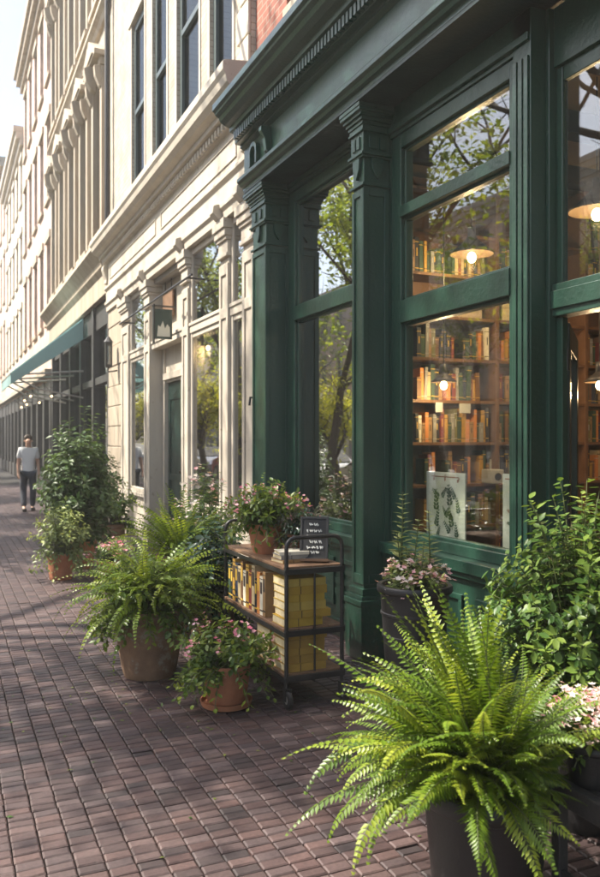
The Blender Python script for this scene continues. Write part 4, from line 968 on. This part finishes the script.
# --- black planter under the window
c=(2.42,3.86); r=random.Random(51)
t=thing('tall_planter','tall black planter with salvia spikes and pink white flowers under the bookshop window','plant',(c[0],c[1],0))
pot(t,c,.212,.14,.79,M['blackpot'],rim=.045,bands=1,rimout=.02)
e=shrub(t,c,.76,.20,.20,.17,60,8,.05,r,M['salvia'],trail=.2,hi=True)
blooms(t,[p for p in e if p.z>.74][:34],r,M['whitepink'],.018,clus=6,spread=.022)
sp=MB(); st_=MB()
for k in range(9):
    a=r.uniform(0,2*PI); rr=r.uniform(.02,.13); x,y=c[0]+rr*math.cos(a),c[1]+rr*math.sin(a); H=[.56,.47,.42,.26,.30,.34,.22,.32,.24][k]
    if k==0: x,y=c[0]-.06,c[1]+.04
    if k==1: x,y=c[0]+.08,c[1]-.04
    lx,ly=r.uniform(-.05,.05),r.uniform(-.05,.05)
    st_.tube([(x,y,.74),(x+lx*.4,y+ly*.4,.74+H*.5),(x+lx,y+ly,.74+H)],[.005,.004,.002],5)
    nn=int(H/.026)
    for j in range(nn):
        f=j/nn
        for s_ in (0,PI):
            a2=j*1.57+s_; d=Vector((math.cos(a2),math.sin(a2),.45)); 
            sp.leaf((x+lx*f,y+ly*f,.75+H*f),d,(0,0,1),.135*(1-.72*f)*r.uniform(.8,1.15),.052*(1-.6*f),.15,min(1,.3+.5*f+r.uniform(-.15,.15)),droop=.2)
sp.build('spike_leaves',M['salvia'],t); st_.build('spike_stalk',M['stem'],t)
# --- big weathered pot with overflowing bush
c=(1.28,5.42); r=random.Random(61)
t=thing('large_terracotta_planter','large weathered terracotta pot overflowing with bright green trailing foliage','plant',(c[0],c[1],0))
pot(t,c,.255,.175,.46,M['terra_old'],rim=.07)
shrub(t,c,.44,.44,.44,.38,120,20,.058,r,M['bushy'],trail=.36,asp=.6,hi=True)
fern(t,(c[0],c[1]),.50,.16,170,(.42,.66),r,M['fern2'],elr=(.15,1.4),curl=(.8,2.0),wm=.056,npin=22,name='arching_fronds')
# --- small terracotta flower pot in front of the cart
c=(1.555,4.60); r=random.Random(71)
t=thing('terracotta_flower_pot','small round terracotta pot of pink flowers on the pavement by the cart','plant',(c[0],c[1],0))
pot(t,c,.152,.115,.225,M['terra'],rim=.045,saucer=True,rimout=.006)
e=shrub(t,c,.22,.33,.33,.30,100,14,.052,r,M['bushy'],trail=.3,asp=.6,hi=True)
blooms(t,[p for p in e if p.z>.30][:26],r,M['pink'],.015,clus=4,spread=.02)
# --- fern and dark shrub behind the cart
c=(1.80,6.45); r=random.Random(81)
t=thing('standing_fern','upright lime green fern in a clay pot behind the cart and large planter','plant',(c[0],c[1],0))
pot(t,c,.22,.17,.66,M['terra_old'],rim=.05)
fern(t,c,.64,.12,110,(.50,.80),r,M['fern2'],elr=(.25,1.4),curl=(.5,1.3),wm=.06,npin=24)
c=(1.86,5.83); r=random.Random(91)
t=thing('dark_leaf_shrub','dark glossy shrub in a clay pot squeezed beside the cart','plant',(c[0],c[1],0))
pot(t,c,.19,.15,.38,M['terra_old'],rim=.05)
e=shrub(t,c,.36,.34,.40,.66,130,16,.075,r,M['dark_leaf'],trail=.25,asp=.6,hi=True)
c=(2.25,7.3); r=random.Random(93)
t=thing('pink_flower_shrub','pink flowered shrub in a clay pot against the cream columns','plant',(c[0],c[1],0))
pot(t,c,.19,.15,.45,M['terra_old'],rim=.05)
e=shrub(t,c,.42,.36,.45,.95,100,14,.07,r,M['ivy'],trail=.1)
blooms(t,[p for p in e if p.z>.8][:40],r,M['whitepink'],.028,clus=3,spread=.03)
# --- far plants along the cream shop
c=(1.55,10.3); r=random.Random(95)
t=thing('tall_bush','tall bushy potted shrub standing far along the pavement by the dark shop','plant',(c[0],c[1],0))
pot(t,c,.21,.16,.34,M['terra'],rim=.05)
shrub(t,c,.32,.56,.56,1.62,190,24,.10,r,M['fartree'],trail=.12,asp=.6,stemr=.008)
c=(1.22,9.55); r=random.Random(97)
t=thing('pale_leaf_bush','pale leafed low bush in a clay pot left of the tall bush','plant',(c[0],c[1],0))
pot(t,c,.16,.125,.30,M['terra'],rim=.05)
shrub(t,c,.28,.38,.38,.60,90,16,.07,r,M['salvia'],trail=.2)
c=(1.72,9.25); r=random.Random(99)
t=thing('pink_flower_pot','small clay pot of pink flowers at the foot of the tall bush','plant',(c[0],c[1],0))
pot(t,c,.145,.11,.22,M['terra'],rim=.045)
e=shrub(t,c,.20,.24,.24,.26,50,10,.055,r,M['bushy'],trail=.25)
blooms(t,[p for p in e if p.z>.25][:22],r,M['pink'],.022,clus=4,spread=.025)
c=(2.2,11.6); r=random.Random(101)
t=thing('shaded_bush','dark low bush in a clay pot before the recessed cream entry','plant',(c[0],c[1],0))
pot(t,c,.2,.15,.4,M['terra_old'],rim=.05)
shrub(t,c,.38,.40,.5,.70,90,16,.085,r,M['ivy'],trail=.2)

# ------------------------------------------------------------------ BOOK CART
ct=thing('book_cart','black metal trolley with three wooden shelves and casters holding books and plants','cart',(2.05,4.97,0))
X0,X1,Ya,Yb=1.86,2.23,4.39,5.52
for (x,y) in ((X0,Ya),(X1,Ya),(X0,Yb),(X1,Yb)):
    MB().tube([(x,y,.115),(x,y,.955)],.0125,10).build('post',M['black'],ct,smooth=True)
for y in (Ya,Yb):
    pts=[(X0,y,.955)]+[(X0+.06-.06*math.cos(a),y,.955+.06*math.sin(a)) for a in [PI/2*i/6 for i in range(1,7)]]+[(X1-.06+.06*math.sin(a),y,.955+.06*math.cos(a)) for a in [PI/2*i/6 for i in range(0,6)]]+[(X1,y,.955)]
    MB().tube(pts,.0125,10).build('handle',M['black'],ct,smooth=True)
for z in (.84,.47,.20):
    q=MB()
    for k in range(4): q.box(X0-.012+k*.0985,X0-.012+k*.0985+.0965,Ya+.012,Yb-.012,z-.018,z)
    q.build('shelf_board',M['wood_old'],ct,bevel=.003)
    q=MB(); q.box(X0-.018,X0-.0125,Ya-.012,Yb+.012,z-.045,z-.0185); q.box(X1+.0125,X1+.018,Ya-.012,Yb+.012,z-.042,z-.004); q.box(X0-.0124,X1+.0124,Ya-.012,Ya+.011,z-.045,z-.012); q.box(X0-.0124,X1+.0124,Yb-.011,Yb+.012,z-.042,z-.002)
    q.build('shelf_frame',M['black'],ct,bevel=.002)
MB().tube([(2.045,Ya-.002,.205),(2.045,Ya-.002,.80)],.007,8).build('end_bar',M['black'],ct)
MB().tube([(2.045,Yb+.002,.205),(2.045,Yb+.002,.80)],.007,8).build('end_bar',M['black'],ct)
for (x,y) in ((X0,Ya),(X1,Ya),(X0,Yb),(X1,Yb)):
    w=MB(); w.lathe([(.026,-.013),(.046,-.015),(.055,-.011),(.057,0),(.055,.011),(.046,.015),(.026,.013)],(0,0,0),24,cap=False); w.v=[(x+y_,y-.02+z_,.057+x_) if False else (x+z_,y-.022+y_,.058+x_) for x_,y_,z_ in w.v]
    wo=w.build('caster_wheel',M['black'],ct,smooth=True); W[wo.name]=W[ct.name]
    h=MB(); h.lathe([(.001,-.012),(.027,-.012),(.027,.012),(.001,.012)],(0,0,0),16); h.v=[(x+z_,y-.022+y_,.058+x_) for x_,y_,z_ in h.v]; h.build('hub',M['rod'],wo,smooth=True)
    f=MB(); f.box(x-.020,x-.0165,y-.036,y+.012,.05,.118); f.box(x+.0165,x+.020,y-.036,y+.012,.05,.118); f.box(x-.020,x+.020,y-.036,y+.014,.1181,.123); f.build('caster_fork',M['black'],ct)
# cart books: cover + page block
CB={}
def cart_book(cname,cover,w,d,h):
    """upright book, spine at -x; w thickness (y), d depth (x), h height"""
    t=bpy.data.objects.new('book',None); COL.objects.link(t); W[t.name]=(0,0,0)
    b=MB(); b.box(0,d,-w/2,-w/2+.003,0,h); b.box(0,d,w/2-.003,w/2,0,h); b.box(-.004,.003,-w/2,w/2,0,h)
    b.box(-.0055,-.0041,-w*.32,w*.32,h*.55,h*.85,m=1); b.box(-.0055,-.0041,-w/2,w/2,h*.10,h*.14,m=1); b.box(-.0055,-.0041,-w/2,w/2,h*.92,h*.94,m=1)
    b.build('cover',[cover,M['beam'] if cname in ('mustard','cream','ivory','tan') else M['inky']],t,bevel=.0015)
    MB().box(.0035,d-.004,-w/2+.0035,w/2-.0035,.004,h-.004).build('pages',M['pages'],t)
    return t
mats={k:BM[k].materials[0] for k in BM}
seq=['dark green','black','mustard','navy','cream','brown','ivory','mustard','maroon','cream','black','orange','ivory','tan']
y=Yb-.05; n_=len(seq)
for i,cn in enumerate(seq):
    w_=[.05,.04,.055,.05,.06,.045,.05,.06,.05,.055,.04,.05,.05,.045][i]; h_=[.25,.23,.29,.27,.255,.30,.24,.29,.26,.30,.22,.27,.25,.285][i]
    o=cart_book(cn,mats[cn],w_,.20,h_); o.location=(X0+.008,y-w_/2,.471); y-=w_+.002
    nb=(f'between {seq[i-1]} and {seq[i+1]} ones' if 0<i<n_-1 else ('at the left end' if i==0 else 'next to the yellow stack'))
    tag(o,f'upright {cn} book {nb} on the middle cart shelf','book','books on the cart')
yend=y
# stacks of yellow books lying flat, spines toward the street
yel=[surf('yellow_cloth_%s'%k,c_,tuple(v*.85 for v in c_),rough=.6,scale=15,bump=.15) for k,c_ in (('a',(.46,.29,.035)),('b',(.40,.24,.03)),('c',(.48,.33,.07)))]
ochre=[surf('ochre_cloth_%s'%k,c_,tuple(v*.85 for v in c_),rough=.65,scale=15,bump=.15) for k,c_ in (('a',(.42,.25,.045)),('b',(.36,.21,.04)))]
def flat_book(x0,y0,z0,dx,dy,dz,cover,label,group,page='white',rz=0):
    t=bpy.data.objects.new('book',None); COL.objects.link(t); t.location=(x0+dx/2,y0+dy/2,z0); t.rotation_euler=(0,0,rz); W[t.name]=(x0+dx/2,y0+dy/2,z0)
    b=MB(); b.box(x0,x0+dx,y0,y0+dy,z0,z0+.003); b.box(x0,x0+dx,y0,y0+dy,z0+dz-.003,z0+dz); b.box(x0+dx*.0,x0+dx,y0,y0+.004,z0+.003,z0+dz-.003)
    b.box(x0+dx*.34,x0+dx*.36,y0-.0012,y0-.0002,z0+.001,z0+dz-.001,m=1)
    b.build('cover',[cover,M['beam']],t,bevel=.0015)
    MB().box(x0+.003,x0+dx-.004,y0+.0045,y0+dy-.004,z0+.0035,z0+dz-.0035).build('pages',M['pages'],t)
    tag(t,label,'book',group); return t
pos=['lowest','second from bottom','third from bottom','third from top','second from top','topmost']
z=.471
for k in range(6):
    dz=[.05,.046,.052,.044,.05,.046][k]
    flat_book(X0+.004+R.uniform(0,.012),Ya+.03+R.uniform(0,.012),z,.30-R.uniform(0,.05),.21-R.uniform(0,.02),dz,yel[k%3],f'flat yellow book {pos[k]} in the stack on the middle cart shelf','books on the cart',rz=R.uniform(-.035,.035)); z+=dz+.0006
z=.201
for k in range(5):
    dz=[.046,.048,.044,.05,.046][k]; p=['lowest','second from bottom','middle','second from top','topmost'][k]
    flat_book(X0+.006+R.uniform(0,.012),Ya+.03+R.uniform(0,.012),z,.30-R.uniform(0,.05),.22-R.uniform(0,.02),dz,ochre[k%2],f'flat ochre book {p} in the near stack on the bottom cart shelf','books on the cart',rz=R.uniform(-.035,.035)); z+=dz+.001
z=.201
for k in range(4):
    dz=.05; p=['lowest','second from bottom','second from top','topmost'][k]
    flat_book(X0+.01,Ya+.30,z,.30,.22,dz,ochre[(k+1)%2],f'flat ochre book {p} in the farther stack on the bottom cart shelf','books on the cart',rz=R.uniform(-.035,.035)); z+=dz+.001
z=.841
for k,(cn,dx,dy,dz) in enumerate((('tan',.21,.16,.022),('grey',.20,.15,.026),('ivory',.19,.145,.02))):
    flat_book(X0+.02+k*.004,4.52+k*.004,z,dx,dy,dz,mats[cn],f'{["tan book at the bottom","grey book in the middle","ivory book on top"][k]} of the flat pile on the top cart shelf','books on the cart',rz=.1-.12*k); z+=dz+.001
# chalkboard
cb=thing('chalkboard_sign','small leaning chalkboard with white handwriting on the top of the cart','sign',(2.09,4.50,.841))
u=Vector((.86,-.50,0)).normalized(); nrm=Vector((-u.y,u.x,0)); 
if nrm.y>0: nrm=-nrm
lean=Vector((0,0,1))*.955-nrm*.29
cc=Vector((2.09,4.50,.843)); hw,hh=.075,.125
def cbx(mb,a0,a1,b0,b1,d0,d1,m=0):
    nn=u.cross(lean).normalized()
    if nn.dot(nrm)<0: nn=-nn
    ce=cc+u*(a0+a1)/2+lean*(b0+b1)/2+nn*(d0+d1)/2; mb.obox(ce,u*(a1-a0)/2,nn*(d1-d0)/2,lean*(b1-b0)/2,m=m)
q=MB(); cbx(q,-hw,hw,.03,.27,-.006,.006); q.build('slate',M['board'],cb)
q=MB(); cbx(q,-hw-.014,-hw,.02,.285,-.009,.010); cbx(q,hw,hw+.014,.02,.285,-.009,.010); cbx(q,-hw,hw,.2705,.285,-.009,.010); cbx(q,-hw,hw,.018,.0295,-.009,.010); q.build('frame',M['black'],cb,bevel=.002)
q=MB(); cbx(q,-hw-.02,hw+.02,0,.0175,-.022,.026); q.build('foot',M['wood'],cb,bevel=.003)
q=MB(); rr=random.Random(5)
nn=u.cross(lean).normalized(); nn=-nn if nn.dot(nrm)<0 else nn
for k,(b0,w0,w1) in enumerate(((.235,-.030,.03),(.195,-.05,.045),(.16,-.045,.05),(.125,-.03,.035),(.09,-.045,.04),(.06,-.02,.03))):
    a=w0
    while a<w1:                                # loose chalk handwriting strokes
        L_=rr.uniform(.012,.028); pts=[]
        for i in range(7): pts.append(cc+u*(a+L_*i/6)+lean*(b0+.009*math.sin(i*1.9+rr.random()*2))+nn*.0072)
        q.tube(pts,.0028 if k%2 else .0036,4); a+=L_+.007
q.build('handwriting',M['chalk'],cb)
# terracotta pot on the cart
c=(1.985,5.02); r=random.Random(111)
t=thing('cart_flower_pot','orange terracotta pot of pink blossoms standing on the top cart shelf','plant',(c[0],c[1],.841))
pot(t,c,.135,.095,.20,M['terra'],rim=.045,saucer=False,rimout=.008,z0=.841)
e=shrub(t,c,1.02,.31,.36,.30,130,13,.05,r,M['bushy'],trail=.22,asp=.5,hi=True)
blooms(t,[p for p in e if p.z>1.05][:36],r,M['pink'],.015,clus=3,spread=.022)
sp=MB()
for k in range(5):
    x,y=c[0]+r.uniform(-.08,.08),c[1]+r.uniform(-.12,.1)
    H=[.36,.27,.30,.24,.28][k]
    for j in range(22):
        f=j/22; a2=j*2.4; sp.leaf((x+.03*f,y,1.03+H*f),(math.cos(a2),math.sin(a2),.5),(0,0,1),.05*(1-.6*f),.022,.15,min(1,.45+.4*f+r.uniform(-.1,.1)))
sp.build('tall_shoots',M['bushy'],t)
c=(2.13,4.78); r=random.Random(113)
t=thing('rusty_planter','rusty planter of reddish heather and grey green leaves beside the chalkboard on the cart','plant',(c[0],c[1],.841))
pot(t,c,.11,.085,.15,M['rust'],rim=.02,z0=.841)
shrub(t,c,.97,.21,.22,.24,90,12,.04,r,M['heather'],trail=.3,asp=.35)
shrub(t,(c[0],c[1]-.05),.97,.17,.17,.16,40,9,.045,r,M['dark_leaf'],name='dark_foliage',trail=.3)

# ------------------------------------------------------------------ PERSON far down the pavement
def skin_mesh(name,verts,edges,radii,mat,parent,root=0,sub=2):
    me=bpy.data.meshes.new(name); me.from_pydata(verts,edges,[]); me.materials.append(mat)
    o=bpy.data.objects.new(name,me); COL.objects.link(o); o.parent=parent; W[o.name]=W[parent.name]
    o.modifiers.new('skin','SKIN'); sv=me.skin_vertices[0].data
    for i,r_ in enumerate(radii):
        rr=r_ if isinstance(r_,tuple) else (r_,r_); sv[i].radius=rr; sv[i].use_root=(i==root)
    s=o.modifiers.new('sub','SUBSURF'); s.levels=sub; s.render_levels=sub; o.modifiers['skin'].use_smooth_shade=True
    return o
pp=thing('person','person in a white short sleeved shirt and dark trousers walking far down the pavement','person',(1.72,19.0,0))
# local: facing -y (toward the viewer), mid stride
V=[(0,0,.90),(0,0,1.10),(0,0,1.30),(0,0,1.40),(0,-.01,1.47),(0,-.02,1.56),(0,-.02,1.63)]
E=[(0,1),(1,2),(2,3),(3,4),(4,5),(5,6)]; Rd=[(.14,.10),(.13,.09),(.16,.10),(.09,.07),.052,(.075,.09),(.06,.075)]
for s_ in (-1,1):
    i=len(V); V+= [(s_*.17,0,1.37),(s_*.21,.02*s_,1.10),(s_*.22,-.08,.88),(s_*.22,-.12,.80)]; E+=[(2,i),(i,i+1),(i+1,i+2),(i+2,i+3)]; Rd+=[.055,.042,.03,(.022,.035)]
    for k in range(4):
        j=len(V); V+=[(s_*.22+(k-1.5)*.004,-.125-.018*(k-1.5)*-1,.765),(s_*.215,-.13+.018*(k-1.5),.71+.008*abs(k-1.5))]; E+=[(i+3,j),(j,j+1)]; Rd+=[.009,.008]
    j=len(V); V+=[(s_*.20,-.16,.77),(s_*.195,-.175,.735)]; E+=[(i+3,j),(j,j+1)]; Rd+=[.01,.008]
    i=len(V); V+=[(s_*.09,0,.86),(s_*.10,-.06*s_,.48),(s_*.10,.10*s_ if s_>0 else -.10,.09),(s_*.10,(.10 if s_>0 else -.10)-.12,.035)]; E+=[(0,i),(i,i+1),(i+1,i+2),(i+2,i+3)]; Rd+=[.085,.058,.04,(.04,.028)]
skin_mesh('body',V,E,Rd,M['skin'],pp)
V=[(0,0,.80),(0,0,1.10),(0,0,1.30),(0,0,1.41)]; E=[(0,1),(1,2),(2,3)]; Rd=[(.175,.135),(.15,.115),(.175,.12),(.10,.085)]
for s_ in (-1,1):
    i=len(V); V+=[(s_*.17,0,1.375),(s_*.205,.01*s_,1.16)]; E+=[(2,i),(i,i+1)]; Rd+=[.075,.06]
skin_mesh('shirt',V,E,Rd,M['shirt'],pp)
V=[(0,0,.90)]; E=[]; Rd=[(.16,.12)]
for s_ in (-1,1):
    i=len(V); V+=[(s_*.09,0,.84),(s_*.10,-.06*s_,.48),(s_*.10,.10*s_ if s_>0 else -.10,.09)]; E+=[(0,i),(i,i+1),(i+1,i+2)]; Rd+=[.105,.078,.065]
skin_mesh('trousers',V,E,Rd,M['trouser'],pp)
skin_mesh('hair',[(0,-.025,1.675),(0,.03,1.665),(0,.05,1.58)],[(0,1),(1,2)],[(.085,.07),(.10,.09),(.09,.06)],M['hair'],pp)
fm=MB()
P0=Vector(W[pp.name])
for s_ in (-1,1): fm.ball(P0+Vector((s_*.03,-.105,1.595)),.009,6); 
fm.build('eye',M['black'],pp)
fm=MB(); fm.ball(P0+Vector((0,-.115,1.57)),.014,6); fm.ball(P0+Vector((-.078,-.01,1.58)),.02,6); fm.ball(P0+Vector((.078,-.01,1.58)),.02,6); fm.build('nose_and_ears',M['skin'],pp)
fm=MB(); fm.ball(P0+Vector((0,-.103,1.535)),.018,6,sz=.3); fm.build('mouth',M['inkr'],pp)
for s_ in (-1,1):
    fy=(.10 if s_>0 else -.10); MB().box(P0.x+s_*.10-.045,P0.x+s_*.10+.045,P0.y+fy-.19,P0.y+fy+.07,.002,.075).build('shoe',M['black'],pp,bevel=.02,seg=3)

# ------------------------------------------------------------------ fallen leaves on the bricks
lv=MB(); r=random.Random(121)
for k in range(150):
    if k<90: x,y=r.gauss(1.35,.5),r.gauss(4.9,.6)
    else: x,y=r.uniform(.2,2.5),r.uniform(2.2,8)
    if x>2.6: continue
    lv.leaf((x,y,.004),(r.uniform(-1,1),r.uniform(-1,1),.1),(r.uniform(-.2,.2),r.uniform(-.2,.2),1),r.uniform(.015,.035),r.uniform(.01,.018),.05,r.random())
tag(lv.build('fallen_leaves',M['bushy']),'scattered fallen leaves on the brick pavement','leaves',kind='stuff')

# ------------------------------------------------------------------ LIGHT, SKY, CAMERA
sd=Vector((-.55,.30,.78)).normalized()
el=math.asin(sd.z); az=math.atan2(sd.x,sd.y)           # azimuth from +Y toward +X
wd=bpy.data.worlds.new('World'); sc.world=wd; wd.use_nodes=True; nt=wd.node_tree
bg=nt.nodes['Background']; sk=nt.nodes.new('ShaderNodeTexSky'); sk.sky_type='NISHITA'; sk.sun_disc=False; sk.sun_elevation=el; sk.sun_rotation=az
sk.air_density=1.0; sk.dust_density=3.0; sk.ozone_density=1.0
nt.links.new(sk.outputs[0],bg.inputs[0]); bg.inputs[1].default_value=.13
sl=bpy.data.lights.new('sun','SUN'); sl.energy=4.6; sl.angle=math.radians(.6); sl.color=(1,.93,.80)
so=bpy.data.objects.new('sun',sl); COL.objects.link(so); so.location=sd*40; so.rotation_euler=sd.to_track_quat('Z','Y').to_euler()
cam=bpy.data.cameras.new('camera'); co=bpy.data.objects.new('camera',cam); COL.objects.link(co); sc.camera=co
co.location=(0,0,1.6); f=Vector((CZ,CX,0)); co.rotation_euler=(PI/2,0,-math.atan2(f.x,f.y))
cam.sensor_fit='HORIZONTAL'; cam.sensor_width=36; cam.lens=48; cam.clip_end=1500; cam.clip_start=.05
cam.shift_y=1.5/600
cam.dof.use_dof=True; cam.dof.focus_distance=4.3; cam.dof.aperture_fstop=5.0
sc.view_settings.view_transform='Standard'; sc.view_settings.look='None'; sc.view_settings.gamma=1; sc.view_settings.exposure=1.5
sc.view_settings.use_curve_mapping=False
sc.cycles.max_bounces=8; sc.cycles.transparent_max_bounces=16; sc.cycles.sample_clamp_indirect=6; sc.cycles.use_denoising=True
HAZE=True
if HAZE:
    m,nt,out=newmat('haze_air'); pv_=N(nt,'ShaderNodeVolumePrincipled'); pv_.inputs['Color'].default_value=(.97,.96,.93,1); pv_.inputs['Density'].default_value=.0026; pv_.inputs['Anisotropy'].default_value=.3
    nt.links.new(pv_.outputs[0],out.inputs['Volume'])
    h=MB().box(-24,14,-22,112,-1.2,18).build('haze',m); tag(h,None,None,kind='stuff')
